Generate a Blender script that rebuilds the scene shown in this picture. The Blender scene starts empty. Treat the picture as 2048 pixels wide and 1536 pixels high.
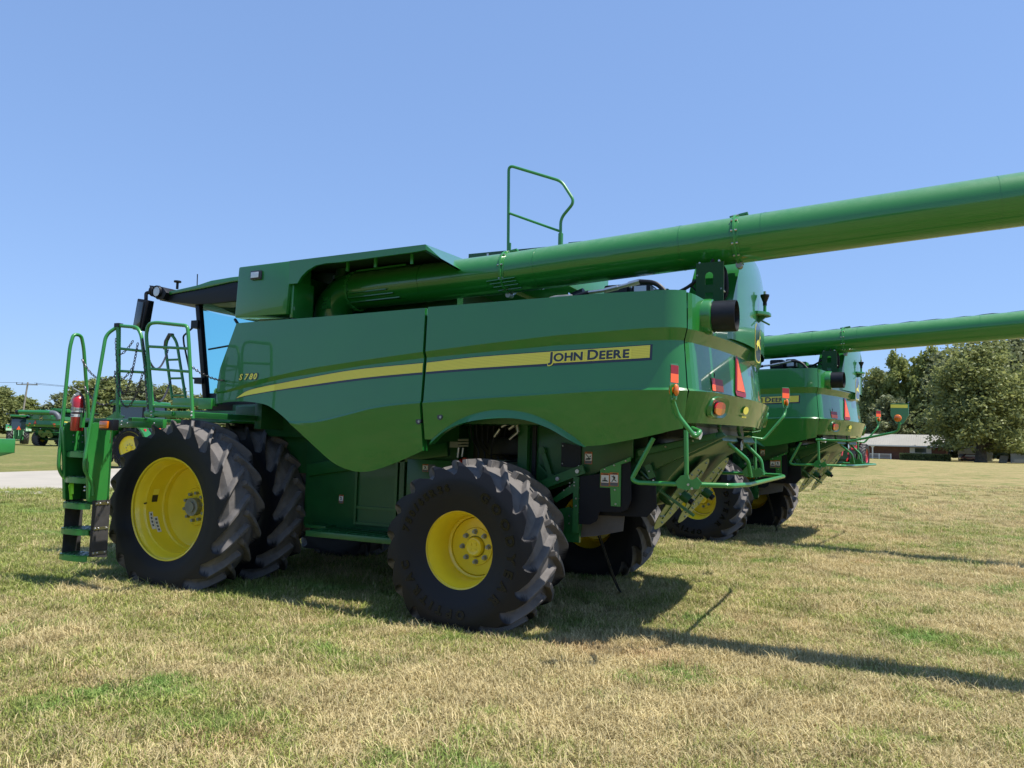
import bpy, bmesh, math, random
import numpy as np
from mathutils import Vector, Matrix
R = random.Random(7)
SC = bpy.context.scene
COL = SC.collection
# ------------------------------------------------------------------ camera
cam_d = bpy.data.cameras.new('camera'); cam = bpy.data.objects.new('camera', cam_d); COL.objects.link(cam)
yaw, pitch, roll = .45719581, .07591849, .02846723
F = Vector((-math.sin(yaw), math.cos(yaw), 0)); RR = Vector((math.cos(yaw), math.sin(yaw), 0)); UU = Vector((0, 0, 1))
F2 = F*math.cos(pitch)+UU*math.sin(pitch); U2 = UU*math.cos(pitch)-F*math.sin(pitch)
R3 = RR*math.cos(roll)+U2*math.sin(roll); U3 = U2*math.cos(roll)-RR*math.sin(roll)
m = Matrix(((R3.x, U3.x, -F2.x, 7.0888), (R3.y, U3.y, -F2.y, -5.9582), (R3.z, U3.z, -F2.z, 1.7282), (0, 0, 0, 1)))
cam.matrix_world = m
cam_d.sensor_width = 36; cam_d.lens = 27.035; cam_d.clip_start = .05; cam_d.clip_end = 3000
SC.camera = cam
# ------------------------------------------------------------------ sky + sun
SUN = Vector((.42, .065, 1)).normalized()
w = bpy.data.worlds.new('World'); SC.world = w; w.use_nodes = True
nt = w.node_tree; bg = nt.nodes['Background']
sky = nt.nodes.new('ShaderNodeTexSky'); sky.sky_type = 'NISHITA'; sky.sun_disc = False
sky.sun_elevation = math.asin(SUN.z); sky.sun_rotation = math.atan2(SUN.x, SUN.y)
sky.air_density = 1.0; sky.dust_density = .3; sky.ozone_density = 2.4; sky.altitude = 50
gm = nt.nodes.new('ShaderNodeGamma'); gm.inputs[1].default_value = .45; gn = nt.nodes.new('ShaderNodeVectorMath'); gn.operation = 'MULTIPLY'; gn.inputs[1].default_value = (1.33, 1.80, 2.66)
nt.links.new(sky.outputs[0], gm.inputs[0]); nt.links.new(gm.outputs[0], gn.inputs[0]); nt.links.new(gn.outputs[0], bg.inputs[0]); bg.inputs[1].default_value = .12
sl = bpy.data.lights.new('sun', 'SUN'); sl.energy = 5.0; sl.angle = math.radians(.53); sl.color = (1, .955, .88)
so = bpy.data.objects.new('sun', sl); COL.objects.link(so)
so.rotation_euler = SUN.to_track_quat('Z', 'Y').to_euler()
SC.view_settings.view_transform = 'Standard'; SC.view_settings.look = 'None'
SC.view_settings.exposure = .48; SC.view_settings.gamma = 1
SC.cycles.max_bounces = 6; SC.cycles.transparent_max_bounces = 8
SC.cycles.caustics_reflective = False; SC.cycles.caustics_refractive = False
SC.cycles.use_denoising = True

# ------------------------------------------------------------------ materials
def mat(name, col, rough=.5, metal=0., coat=0., coat_rough=.03, var=0., vscale=6., bump=0., bscale=60., spec=.5, emis=0, trans=0., alpha=1.):
    M = bpy.data.materials.new(name); M.use_nodes = True
    n = M.node_tree; b = n.nodes['Principled BSDF']
    b.inputs['Base Color'].default_value = (*col, 1); b.inputs['Roughness'].default_value = rough
    b.inputs['Metallic'].default_value = metal; b.inputs['Coat Weight'].default_value = coat
    b.inputs['Coat Roughness'].default_value = coat_rough; b.inputs['Specular IOR Level'].default_value = spec
    b.inputs['Transmission Weight'].default_value = trans; b.inputs['Alpha'].default_value = alpha
    if var or bump:
        tc = n.nodes.new('ShaderNodeTexCoord')
    if var:
        no = n.nodes.new('ShaderNodeTexNoise'); no.inputs['Scale'].default_value = vscale; no.inputs['Detail'].default_value = 6
        n.links.new(tc.outputs['Object'], no.inputs['Vector'])
        rp = n.nodes.new('ShaderNodeMapRange'); rp.inputs[1].default_value = .3; rp.inputs[2].default_value = .7
        rp.inputs[3].default_value = 1-var; rp.inputs[4].default_value = 1+var
        n.links.new(no.outputs[0], rp.inputs[0])
        mx = n.nodes.new('ShaderNodeVectorMath'); mx.operation = 'SCALE'; mx.inputs[0].default_value = col
        n.links.new(rp.outputs[0], mx.inputs['Scale']); n.links.new(mx.outputs[0], b.inputs['Base Color'])
        r2 = n.nodes.new('ShaderNodeMapRange'); r2.inputs[3].default_value = rough*.85; r2.inputs[4].default_value = min(1, rough*1.2)
        n.links.new(no.outputs[0], r2.inputs[0]); n.links.new(r2.outputs[0], b.inputs['Roughness'])
    if bump:
        n2 = n.nodes.new('ShaderNodeTexNoise'); n2.inputs['Scale'].default_value = bscale; n2.inputs['Detail'].default_value = 3
        n.links.new(tc.outputs['Object'], n2.inputs['Vector'])
        bp = n.nodes.new('ShaderNodeBump'); bp.inputs['Strength'].default_value = bump; bp.inputs['Distance'].default_value = .01
        n.links.new(n2.outputs[0], bp.inputs['Height']); n.links.new(bp.outputs[0], b.inputs['Normal'])
    return M
GREEN = mat('green_paint', (.013, .162, .022), .33, coat=.85, coat_rough=.015, var=.06, vscale=2)
GREEN2 = mat('green_frame_paint', (.030, .225, .042), .38, coat=.45, coat_rough=.12, var=.08, vscale=5)
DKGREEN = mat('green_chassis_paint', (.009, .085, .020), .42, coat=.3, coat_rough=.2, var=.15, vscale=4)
YELLOW = mat('yellow_paint', (.84, .64, .022), .35, coat=.6, coat_rough=.08, var=.05, vscale=4)
DECALY = mat('yellow_decal', (.92, .80, .09), .4, coat=.1)
DECALY2 = mat('darker_yellow_decal', (.76, .64, .065), .4, coat=.1)
DECALK = mat('black_decal', (.012, .013, .02), .3, coat=.5)
BLACK = mat('black_plastic', (.009, .010, .013), .42, var=.2, vscale=8, spec=.3)
RUBBER_FLAP = mat('black_rubber_sheet', (.006, .007, .011), .5, var=.2, vscale=5, spec=.25)
GREYSHEET = mat('grey_rubber_sheet', (.10, .09, .08), .7, var=.15, vscale=8)
STEEL = mat('zinc_steel', (.55, .54, .52), .35, metal=1, var=.1, vscale=20)
DULLSTEEL = mat('dull_steel', (.30, .31, .28), .5, metal=.6, var=.2, vscale=10)
CHROME = mat('polished_steel', (.75, .75, .76), .18, metal=1)
REDP = mat('red_paint', (.42, .010, .012), .28, coat=.8)
WHITE = mat('white_label', (.72, .72, .70), .5)
ORANGE = mat('orange_label', (.62, .15, .02), .5)
FLUOR = mat('orange_fluorescent', (1.0, .13, .035), .45)
DKRED = mat('dark_red_reflector', (.26, .006, .015), .45)
REDLENS = mat('red_lens', (.62, .01, .03), .12, coat=1)
AMBER = mat('amber_lens', (.66, .15, .006), .12, coat=1)
GREYL = mat('grey_print', (.10, .11, .13), .5)
LAMPG = mat('lamp_glass', (.62, .66, .72), .12, coat=1)
CHAINM = mat('chain_steel', (.10, .09, .10), .4, metal=.8)
CONCRETE = mat('concrete', (.36, .325, .265), .85, var=.10, vscale=.6, bump=.3, bscale=30)
BARK = mat('bark', (.10, .085, .065), .9, var=.35, vscale=3, bump=1, bscale=12)
WOODP = mat('weathered_wood', (.30, .27, .22), .85, var=.2, vscale=3)
NEON = mat('lime_ribbon', (.35, .85, .02), .5)
GLASS = mat('tinted_glass', (.35, .80, .85), .02, trans=1, spec=.5); GLASS.node_tree.nodes['Principled BSDF'].inputs['IOR'].default_value = 1.02
DARKGLASS = mat('dark_glass', (.02, .035, .04), .05, coat=1)
HOUSEROOF = mat('pale_metal_roof', (.29, .275, .235), .6, var=.06, vscale=.5)
BRICK = mat('red_brick', (.17, .085, .06), .85, var=.2, vscale=1.5)
WHITEP = mat('white_trim', (.68, .68, .66), .6)
CURTAIN = mat('grey_blue_glass', (.16, .19, .22), .2)
GALV = mat('galvanised_sheet', (.22, .25, .30), .45, metal=.3, var=.15, vscale=1)

def rubber():
    M = mat('tyre_rubber', (.018, .018, .02), .48)
    n = M.node_tree; b = n.nodes['Principled BSDF']
    at = n.nodes.new('ShaderNodeAttribute'); at.attribute_name = 'dust'
    tc = n.nodes.new('ShaderNodeTexCoord')
    no = n.nodes.new('ShaderNodeTexNoise'); no.inputs['Scale'].default_value = 9; no.inputs['Detail'].default_value = 8; no.inputs['Roughness'].default_value = .65
    n.links.new(tc.outputs['Object'], no.inputs['Vector'])
    mr = n.nodes.new('ShaderNodeMapRange'); mr.inputs[1].default_value = .25; mr.inputs[2].default_value = .75; mr.inputs[3].default_value = .55; mr.inputs[4].default_value = 1.35
    n.links.new(no.outputs[0], mr.inputs[0])
    mu = n.nodes.new('ShaderNodeMath'); mu.operation = 'MULTIPLY'; mu.use_clamp = True
    n.links.new(at.outputs['Fac'], mu.inputs[0]); n.links.new(mr.outputs[0], mu.inputs[1])
    mx = n.nodes.new('ShaderNodeMix'); mx.data_type = 'RGBA'
    mx.inputs['A'].default_value = (.0085, .0085, .011, 1); mx.inputs['B'].default_value = (.150, .138, .130, 1)
    n.links.new(mu.outputs[0], mx.inputs['Factor']); n.links.new(mx.outputs['Result'], b.inputs['Base Color'])
    r2 = n.nodes.new('ShaderNodeMapRange'); r2.inputs[3].default_value = .52; r2.inputs[4].default_value = .85; b.inputs['Specular IOR Level'].default_value = .3
    n.links.new(mu.outputs[0], r2.inputs[0]); n.links.new(r2.outputs[0], b.inputs['Roughness'])
    return M
RUBBER = rubber()
TYRETEXT = mat('raised_rubber_lettering', (.002, .002, .003), .25, spec=.35)

# ------------------------------------------------------------------ mesh helpers
class MB:
    def __init__(s): s.v = []; s.f = []; s.mi = []; s.mats = []
    def _m(s, m):
        if m not in s.mats: s.mats.append(m)
        return s.mats.index(m)
    def add(s, vs, fs, m):
        o = len(s.v); i = s._m(m); s.v += [tuple(v) for v in vs]
        for f in fs: s.f.append([o+k for k in f]); s.mi.append(i)
        return s
    def box(s, a, b, m, rot=None, c=None):
        x0, y0, z0 = a; x1, y1, z1 = b
        vs = [Vector(p) for p in ((x0,y0,z0),(x1,y0,z0),(x1,y1,z0),(x0,y1,z0),(x0,y0,z1),(x1,y0,z1),(x1,y1,z1),(x0,y1,z1))]
        if rot is not None:
            cc = Vector(c) if c is not None else sum(vs, Vector())/8
            vs = [rot @ (v-cc)+cc for v in vs]
        return s.add(vs, [(0,3,2,1),(4,5,6,7),(0,1,5,4),(1,2,6,5),(2,3,7,6),(3,0,4,7)], m)
    def bar(s, p, q, wd, ht, m, up=(0,0,1)):
        p = Vector(p); q = Vector(q); d = (q-p).normalized(); u = Vector(up)
        if abs(d.dot(u)) > .99: u = Vector((0,1,0))
        sd = d.cross(u).normalized()*wd/2; uu = sd.cross(d).normalized()*ht/2
        vs = [p-sd-uu, p+sd-uu, p+sd+uu, p-sd+uu, q-sd-uu, q+sd-uu, q+sd+uu, q-sd+uu]
        return s.add(vs, [(0,1,2,3),(7,6,5,4),(0,4,5,1),(1,5,6,2),(2,6,7,3),(3,7,4,0)], m)
    def tube(s, pts, r, m, n=10, fillet=0., cap=True, closed=False, r2=None):
        P = [Vector(p) for p in pts]
        if fillet:
            Q = [P[0]]
            for i in range(1, len(P)-1):
                a, b, c = P[i-1], P[i], P[i+1]; d1 = (a-b); d2 = (c-b)
                f = min(fillet, d1.length*.48, d2.length*.48); s1 = b+d1.normalized()*f; s2 = b+d2.normalized()*f
                for k in range(7):
                    t = k/6; Q.append(s1*(1-t)**2+b*2*t*(1-t)+s2*t*t)
            Q.append(P[-1]); P = Q
        rings = []; N = len(P); up = None
        for i in range(N):
            if closed: d = (P[(i+1) % N]-P[i-1])
            else: d = P[min(i+1, N-1)]-P[max(i-1, 0)]
            d.normalize()
            if up is None:
                up = Vector((0,0,1)) if abs(d.z) < .9 else Vector((1,0,0))
            x = d.cross(up).normalized(); up = x.cross(d).normalized()
            rr = r if r2 is None else r+(r2-r)*i/(N-1)
            rings.append([P[i]+x*math.cos(2*math.pi*k/n)*rr+up*math.sin(2*math.pi*k/n)*rr for k in range(n)])
        vs = [v for g in rings for v in g]; fs = []
        M_ = N if closed else N-1
        for i in range(M_):
            a = i*n; b = ((i+1) % N)*n
            for k in range(n): fs.append((a+k, a+(k+1) % n, b+(k+1) % n, b+k))
        if cap and not closed: fs.append(tuple(reversed(range(n)))); fs.append(tuple((N-1)*n+k for k in range(n)))
        return s.add(vs, fs, m)
    def cyl(s, p, q, r, m, n=16, r2=None): return s.tube([p, q], r, m, n, r2=r if r2 is None else r2)
    def bolt(s, p, axis, r, m, h=None):
        p = Vector(p); a = Vector(axis).normalized(); h = h or r*.8
        return s.tube([p, p+a*h*.6, p+a*h], r, m, 8, r2=r*.55)
    def lathe(s, prof, m, c=(0,0,0), n=64, axis='y'):
        vs = []; fs = []; c = Vector(c)
        for (r, y) in prof:
            for k in range(n):
                a = 2*math.pi*k/n
                v = Vector((r*math.cos(a), y, r*math.sin(a))) if axis == 'y' else (Vector((y, r*math.cos(a), r*math.sin(a))) if axis == 'x' else Vector((r*math.cos(a), r*math.sin(a), y)))
                vs.append(c+v)
        for i in range(len(prof)-1):
            for k in range(n): fs.append((i*n+k, i*n+(k+1) % n, (i+1)*n+(k+1) % n, (i+1)*n+k))
        return s.add(vs, fs, m)
    def prism(s, poly, off, m):            # planar polygon extruded by vector off
        P = [Vector(p) for p in poly]; o = Vector(off); n = len(P)
        vs = P+[p+o for p in P]
        fs = [tuple(range(n)), tuple(reversed(range(n, 2*n)))]+[(i, i+n, (i+1) % n+n, (i+1) % n) for i in range(n)]
        return s.add(vs, fs, m)
    def ball(s, c, r, m, sc=(1,1,1), n=16):
        prof = []
        vs = []; fs = []; c = Vector(c); k2 = n//2
        for i in range(k2+1):
            t = math.pi*i/k2
            for k in range(n):
                a = 2*math.pi*k/n; vs.append(c+Vector((r*sc[0]*math.sin(t)*math.cos(a), r*sc[1]*math.sin(t)*math.sin(a), r*sc[2]*math.cos(t))))
        for i in range(k2):
            for k in range(n): fs.append((i*n+k, (i+1)*n+k, (i+1)*n+(k+1) % n, i*n+(k+1) % n))
        return s.add(vs, fs, m)
    def mesh(s, name, smooth=35, bevel=0):
        me = bpy.data.meshes.new(name); me.from_pydata([tuple(v) for v in s.v], [], s.f)
        for m in s.mats: me.materials.append(m)
        me.polygons.foreach_set('material_index', s.mi)
        bm = bmesh.new(); bm.from_mesh(me)
        bmesh.ops.remove_doubles(bm, verts=bm.verts, dist=1e-5)
        if smooth is not None: bmesh.ops.recalc_face_normals(bm, faces=bm.faces)
        if bevel:
            es = [e for e in bm.edges if len(e.link_faces) == 2 and e.calc_face_angle(0) > .6]
            bmesh.ops.bevel(bm, geom=es, offset=bevel, segments=2, profile=.6, affect='EDGES', clamp_overlap=True)
        if smooth:
            th = math.radians(smooth)
            for e in bm.edges: e.smooth = len(e.link_faces) == 2 and e.calc_face_angle(0) < th
            for f in bm.faces: f.smooth = True
        bm.to_mesh(me); bm.free(); return me
    def obj(s, name, parent=None, smooth=35, bevel=0, loc=None):
        o = bpy.data.objects.new(name, s.mesh(name, smooth, bevel)); COL.objects.link(o)
        if parent is not None: o.parent = parent
        if loc is not None: o.location = loc
        return o
def mobj(name, me, parent=None, loc=(0,0,0), rot=(0,0,0)):
    o = bpy.data.objects.new(name, me); COL.objects.link(o); o.location = loc; o.rotation_euler = rot
    if parent is not None: o.parent = parent
    return o
def tag(o, label=None, cat=None, group=None, kind=None):
    if label: o['label'] = label
    if cat: o['category'] = cat
    if group: o['group'] = group
    if kind: o['kind'] = kind
    return o
def empty(name, loc=(0,0,0), rz=0, parent=None):
    o = bpy.data.objects.new(name, None); COL.objects.link(o); o.location = loc; o.rotation_euler = (0,0,rz)
    o.empty_display_size = .3
    if parent is not None: o.parent = parent
    return o
KEEP = ('label',)
def copy_tree(o, parent=None, skip=()):
    c = o.copy(); COL.objects.link(c)
    if parent is not None: c.parent = parent
    for ch in [x for x in bpy.data.objects if x.parent == o]:
        if ch.name.split('.')[0] in skip: continue
        copy_tree(ch, c)
    return c
def interp(x, pts):
    if x <= pts[0][0]: return pts[0][1]
    for (a, b), (c, d) in zip(pts, pts[1:]):
        if x <= c: return b+(d-b)*(x-a)/(c-a)
    return pts[-1][1]
def smooth_interp(x, pts):
    # catmull-rom in z over sorted x
    xs = [p[0] for p in pts]; ys = [p[1] for p in pts]
    if x <= xs[0]: return ys[0]
    if x >= xs[-1]: return ys[-1]
    i = max(k for k in range(len(xs)) if xs[k] <= x); i = min(i, len(xs)-2)
    def sl(k):
        if k == 0: return (ys[1]-ys[0])/(xs[1]-xs[0])
        if k == len(xs)-1: return (ys[-1]-ys[-2])/(xs[-1]-xs[-2])
        return (ys[k+1]-ys[k-1])/(xs[k+1]-xs[k-1])
    h = xs[i+1]-xs[i]; t = (x-xs[i])/h; m0 = sl(i)*h; m1 = sl(i+1)*h
    return (2*t**3-3*t*t+1)*ys[i]+(t**3-2*t*t+t)*m0+(-2*t**3+3*t*t)*ys[i+1]+(t**3-t*t)*m1
_tc = {}
def text_mesh(txt, size, ext=.002, bold=0., shear=0., spacing=1.):
    cu = bpy.data.curves.new('lettering', 'FONT'); cu.body = txt; cu.size = size; cu.extrude = ext; cu.offset = bold
    cu.shear = shear; cu.space_character = spacing; cu.resolution_u = 4; cu.fill_mode = 'BOTH'
    ob = bpy.data.objects.new('lettering', cu); COL.objects.link(ob)
    dg = bpy.context.evaluated_depsgraph_get(); me = bpy.data.meshes.new_from_object(ob.evaluated_get(dg))
    bpy.data.objects.remove(ob); bpy.data.curves.remove(cu)
    vs = [v.co.copy() for v in me.vertices]; fs = [tuple(p.vertices) for p in me.polygons]
    bpy.data.meshes.remove(me); return vs, fs

YC = 2.08      # centreline of the harvester
# ------------------------------------------------------------------ tyres
def tyre_mesh(name, Rr, w, rimr, N, A, hload, env, void, s_end, lw0, lw1, VP=2.2, dusty=1.):
    h = w/2
    nphi = N*40
    ss = np.concatenate([np.linspace(0, .46, 19), np.linspace(.475, s_end, 26), np.linspace(s_end+.04, 1, 8)])
    ss = np.concatenate([-ss[::-1][:-1], ss])
    ph = np.linspace(0, 2*np.pi, nphi, endpoint=False)
    PH, S = np.meshgrid(ph, ss, indexing='ij')
    aS = np.abs(S)
    ek = np.array(env); vk = np.array(void)
    er = np.interp(aS, ek[:, 0], ek[:, 1]); ey = np.interp(aS, ek[:, 0], ek[:, 2])
    vr = np.interp(aS, vk[:, 0], vk[:, 1]); vy = np.interp(aS, vk[:, 0], vk[:, 2])
    D = 2*np.pi/N
    mask = np.zeros_like(S)
    G0 = A*(np.clip(aS, 0, .6)/.46)**1.15
    PHg = PH; PH = PHg-G0          # grid lines follow the lugs
    for sd in (-1, 1):
        t_ = S*sd
        g = np.clip(t_, -.06, .6)/.46
        g = np.sign(g)*np.abs(g)**1.15
        a = (PH+A*g)/D+(0.5 if sd > 0 else 0)
        t = np.abs((a % 1)-.5)
        lw = lw0+(lw1-lw0)*np.clip(t_/.42, 0, 1)
        q = np.clip((t_-.42)/(s_end-.42), 0, 1)
        vh = (.5-lw)*np.clip(1-q**VP, 0, 1)
        lw = .5-vh
        edge = .030+.055*np.clip(t_/.42, 0, 1)+.03*q
        m = 1-np.clip((t-lw)/edge, 0, 1)
        m = np.where(m > .999, 1, m**1.7)
        m = np.where(t_ < -.035, 0, m)
        mask = np.maximum(mask, m)
    mask = np.where(aS >= s_end, 1, mask)
    rr = vr+(er-vr)*mask; yy = (vy+(ey-vy)*mask)*np.sign(S)
    X = rr*np.cos(PH); Z = rr*np.sin(PH); Y = yy
    sq = np.clip((-hload*1.0-Z)/.05, 0, 1)
    Z = np.maximum(Z, -hload+.05)
    ns = len(ss)
    co = np.stack([X, Y, Z], -1).reshape(-1, 3)
    i = np.arange(nphi)[:, None]; j = np.arange(ns-1)[None, :]
    a = (i*ns+j); b = ((i+1) % nphi)*ns+j
    q4 = np.stack([a, a+1, b+1, b], -1).reshape(-1, 4)
    me = bpy.data.meshes.new(name)
    me.vertices.add(len(co)); me.vertices.foreach_set('co', co.ravel())
    me.loops.add(q4.size); me.loops.foreach_set('vertex_index', q4.ravel().astype(np.int32))
    me.polygons.add(len(q4)); me.polygons.foreach_set('loop_start', np.arange(0, q4.size, 4, dtype=np.int32))
    me.polygons.foreach_set('loop_total', np.full(len(q4), 4, dtype=np.int32))
    me.update(calc_edges=True); me.validate()
    du = me.attributes.new('dust', 'FLOAT', 'POINT')
    dd = np.clip((s_end-aS)/.10, 0, 1)*np.where(mask > .5, np.clip((.44-aS)/.03, 0, 1), 1.)*dusty
    du.data.foreach_set('value', dd.ravel().astype(np.float32))
    me.materials.append(RUBBER)
    me.polygons.foreach_set('use_smooth', np.ones(len(q4), dtype=bool))
    bm = bmesh.new(); bm.from_mesh(me)
    for e in bm.edges: e.smooth = not (len(e.link_faces) == 2 and e.calc_face_angle(0) > .55)
    bmesh.ops.recalc_face_normals(bm, faces=bm.faces)
    bm.to_mesh(me); bm.free()
    return me
FT = tyre_mesh('front_tyre', .985, .52, .55, 19, .30, .90,
    [(0,.985,0),(.2,.981,.12),(.40,.962,.235),(.44,.952,.25),(.52,.90,.262),(.70,.78,.272),(.86,.66,.262),(.94,.60,.245),(1,.548,.228)],
    [(0,.925,0),(.2,.918,.12),(.36,.885,.195),(.44,.850,.210),(.52,.815,.226),(.60,.790,.248),(.66,.772,.270),(.70,.78,.272),(.86,.66,.262),(.94,.60,.245),(1,.548,.228)],
    .66, .080, .062, 2.6)
RT = tyre_mesh('rear_tyre', .815, .72, .35, 18, .34, .755,
    [(0,.815,0),(.2,.812,.16),(.40,.795,.315),(.44,.786,.332),(.52,.75,.358),(.70,.62,.385),(.84,.50,.372),(.93,.42,.345),(1,.348,.325)],
    [(0,.755,0),(.2,.750,.16),(.36,.722,.265),(.44,.698,.290),(.52,.668,.322),(.60,.645,.362),(.63,.635,.375),(.66,.63,.382),(.70,.62,.385),(.84,.50,.372),(.93,.42,.345),(1,.348,.325)],
    .63, .078, .062, 1.8)

def ring_text(mb, txt, radius, ang0, size, y, inward=True, spacing=1., step=None):
    # characters laid around a circle, tops outward; ang0 = angle of the first character, clockwise seen from -y
    vs_all = []
    ang = ang0
    for ch in txt:
        if ch == ' ': ang -= size*.4/radius; continue
        vs, fs = text_mesh(ch, size, .002, .006)
        x0 = min(v.x for v in vs); x1 = max(v.x for v in vs); wd = (x1-x0)
        am = ang-wd/2/radius
        out = []
        for v in vs:
            a = am-(v.x-(x0+x1)/2)/radius; r = radius+v.y
            yy = -interp(-r, [(-.9,.36),(-.76,.368),(-.62,.385),(-.50,.372),(-.42,.345)])
            out.append((r*math.cos(a), yy-.0035-v.z, r*math.sin(a)))
        mb.add(out, fs, TYRETEXT)
        ang -= (wd+size*.16*spacing)/radius
def tyre_letters():
    y = -.388; out = []
    mb = MB(); ring_text(mb, 'GOODYEAR', .520, math.radians(64), .115, y+.012, spacing=2.6); out.append(mb.mesh('sidewall_lettering', None)); mb = MB()
    ring_text(mb, '750/65R26', .530, math.radians(166), .085, y+.012, spacing=1.7); out.append(mb.mesh('sidewall_lettering', None)); mb = MB()
    ring_text(mb, 'OPTITRAC', .520, math.radians(282), .10, y+.012, spacing=2.4)
    out.append(mb.mesh('sidewall_lettering', None)); return out
LET = tyre_letters()

def front_rim_mesh():
    mb = MB()
    p = [(.545,.005),(.560,-.002),(.566,.010),(.560,.022),(.535,.028),(.528,.045),(.512,.07),(.506,.11),(.490,.135),(.488,.19),(.486,.30),(.47,.335),(.452,.345),(.448,.40),(.30,.445),(.22,.43),(.20,.40),(.0,.40)]
    mb.lathe(p, YELLOW, n=96)
    mb.lathe([(.455,.34),(.53,.36),(.56,.45),(.545,.455)], YELLOW, n=64)
    for k in range(10):
        a = 2*math.pi*k/10+.2; mb.cyl((.155*math.cos(a), .40, .155*math.sin(a)), (.155*math.cos(a), .36, .155*math.sin(a)), .019, DULLSTEEL, 6)
    mb.cyl((0,.40,0), (0,.33,0), .10, DULLSTEEL, 24); mb.cyl((0,.33,0), (0,.31,0), .06, DULLSTEEL, 20)
    mb.cyl((-.50,.12,.02), (-.46,.115,.03), .008, BLACK, 8)
    return mb.mesh('front_rim', 30)
def rear_rim_mesh():
    mb = MB()
    p = [(.345,.006),(.356,-.002),(.361,.008),(.356,.02),(.338,.024),(.332,.045),(.318,.065),(.312,.10),(.298,.125),(.294,.30),(.28,.315),(.272,.318),(.268,.345),(.262,.330),(.12,.322),(.0,.322)]
    mb.lathe(p, YELLOW, n=96)
    mb.lathe([(.29,.3),(.33,.45),(.35,.62),(.345,.63)], YELLOW, n=64)
    mb.lathe([(.175,.321),(.17,.312),(.10,.306)], YELLOW, n=48)
    mb.lathe([(.093,.32),(.090,.275),(.082,.262),(.070,.258),(.062,.262),(.03,.262),(.0,.260)], YELLOW, n=40)
    mb.lathe([(.097,.315),(.101,.312),(.099,.308)], DECALK, n=40)
    for k in range(8):
        a = 2*math.pi*k/8+.05; c = (.138*math.cos(a), 0, .138*math.sin(a))
        mb.cyl((c[0],.32,c[2]), (c[0],.30,c[2]), .024, DULLSTEEL, 16)
        mb.cyl((c[0],.30,c[2]), (c[0],.27,c[2]), .018, DULLSTEEL, 6)
        mb.cyl((c[0],.27,c[2]), (c[0],.262,c[2]), .010, DULLSTEEL, 10)
    for k in range(4):
        a = math.pi/4+k*math.pi/2; mb.box((.02*math.cos(a)-.004,.254,.02*math.sin(a)-.004),(.045*math.cos(a)+.004,.262,.045*math.sin(a)+.004), YELLOW)
    mb.cyl((.22,.325,-.10), (.235,.27,-.105), .006, DULLSTEEL, 8)
    return mb.mesh('rear_rim', 30)
FR = front_rim_mesh(); RRM = rear_rim_mesh()

def sticker_mb(mb, origin, ux, uz, wd, ht, kind=0):
    # small safety label on a plane: origin lower-left, ux / uz unit vectors, raised 2 mm along the outward normal
    o = Vector(origin); ux = Vector(ux).normalized(); uz = Vector(uz).normalized(); n = ux.cross(uz)
    def q(a, b, c, d, lift, m): 
        P = [o+ux*wd*x+uz*ht*z+n*lift for x, z in ((a,b),(c,b),(c,d),(a,d))]
        mb.add(P, [(0,1,2,3)], m)
    def poly(pts, lift, m):
        mb.add([o+ux*wd*x+uz*ht*z+n*lift for x, z in pts], [tuple(range(len(pts)))], m)
    q(0,0,1,1,.002,ORANGE); q(.05,.28,.95,.84,.0035,WHITE); q(.05,.03,.95,.26,.0035,GREYL)
    q(.3,.88,.85,.96,.0035,DECALK); poly([(.08,.87),(.2,.87),(.14,.97)], .0035, DECALK)
    if kind == 0:      # running figure
        poly([(.35,.74),(.45,.80),(.52,.74),(.44,.68)], .005, DECALK)
        poly([(.42,.70),(.62,.72),(.66,.60),(.56,.50),(.42,.52)], .005, DECALK)
        poly([(.56,.52),(.80,.40),(.78,.34),(.48,.46)], .005, DECALK)
        poly([(.42,.54),(.50,.48),(.28,.30),(.20,.32)], .005, DECALK)
        poly([(.2,.72),(.26,.76),(.45,.66),(.42,.62)], .005, DECALK)
    elif kind == 1:    # pile
        poly([(.08,.36),(.92,.36),(.70,.48),(.28,.46)], .005, DECALK)
        poly([(.42,.46),(.58,.46),(.58,.66),(.42,.66)], .005, DECALK)
        poly([(.25,.46),(.31,.46),(.31,.6),(.27,.6)], .005, DECALK)
    else:              # hand and blade
        poly([(.10,.78),(.20,.82),(.82,.42),(.74,.38)], .005, DECALK)
        poly([(.10,.34),(.7,.34),(.9,.46),(.6,.52),(.2,.46)], .005, DECALK)
        poly([(.62,.60),(.88,.74),(.80,.56)], .005, DECALK)

# ------------------------------------------------------------------ body shape functions (metres; x to the rear, y inward, z up)
CREASE = [(1.52,1.865),(1.757,1.868),(1.951,1.891),(2.238,1.951),(2.543,2.017),(2.84,2.055),(3.154,2.078),(3.738,2.117),(4.332,2.15),(4.944,2.182),(5.324,2.19),(9,2.19)]
BT = [(.487,2.199),(1.033,2.322),(1.722,2.430),(2.411,2.502),(3.105,2.567),(3.72,2.619),(4.475,2.675),(5.3,2.708),(9,2.70)]
BB = [(.488,2.179),(1.387,2.335),(2.413,2.452),(3.107,2.510),(3.723,2.548),(4.476,2.592),(5.3,2.608),(9,2.60)]
def offs(x, z):
    """outward offset of the panel surface"""
    c = smooth_interp(x, CREASE); t = interp(x, BT); b = interp(x, BB)
    k = min(1, (t-b)/.09)
    if z >= t: o = -.004-(z-t)*.035
    elif z >= b: o = -.004-.042*k*(t-z)/(t-b)
    elif z >= c+.02: o = -.004-.042*k+(.050*k)*(b-z)/max(.05, b-c-.02)
    elif z >= c: o = -.004+.008*k+.016*(c+.02-z)/.02*1.0
    else: o = .020-.0-(c-z)*.20
    if x < 1.4: o -= .045*((1.4-x)/1.0)**2
    return o
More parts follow.
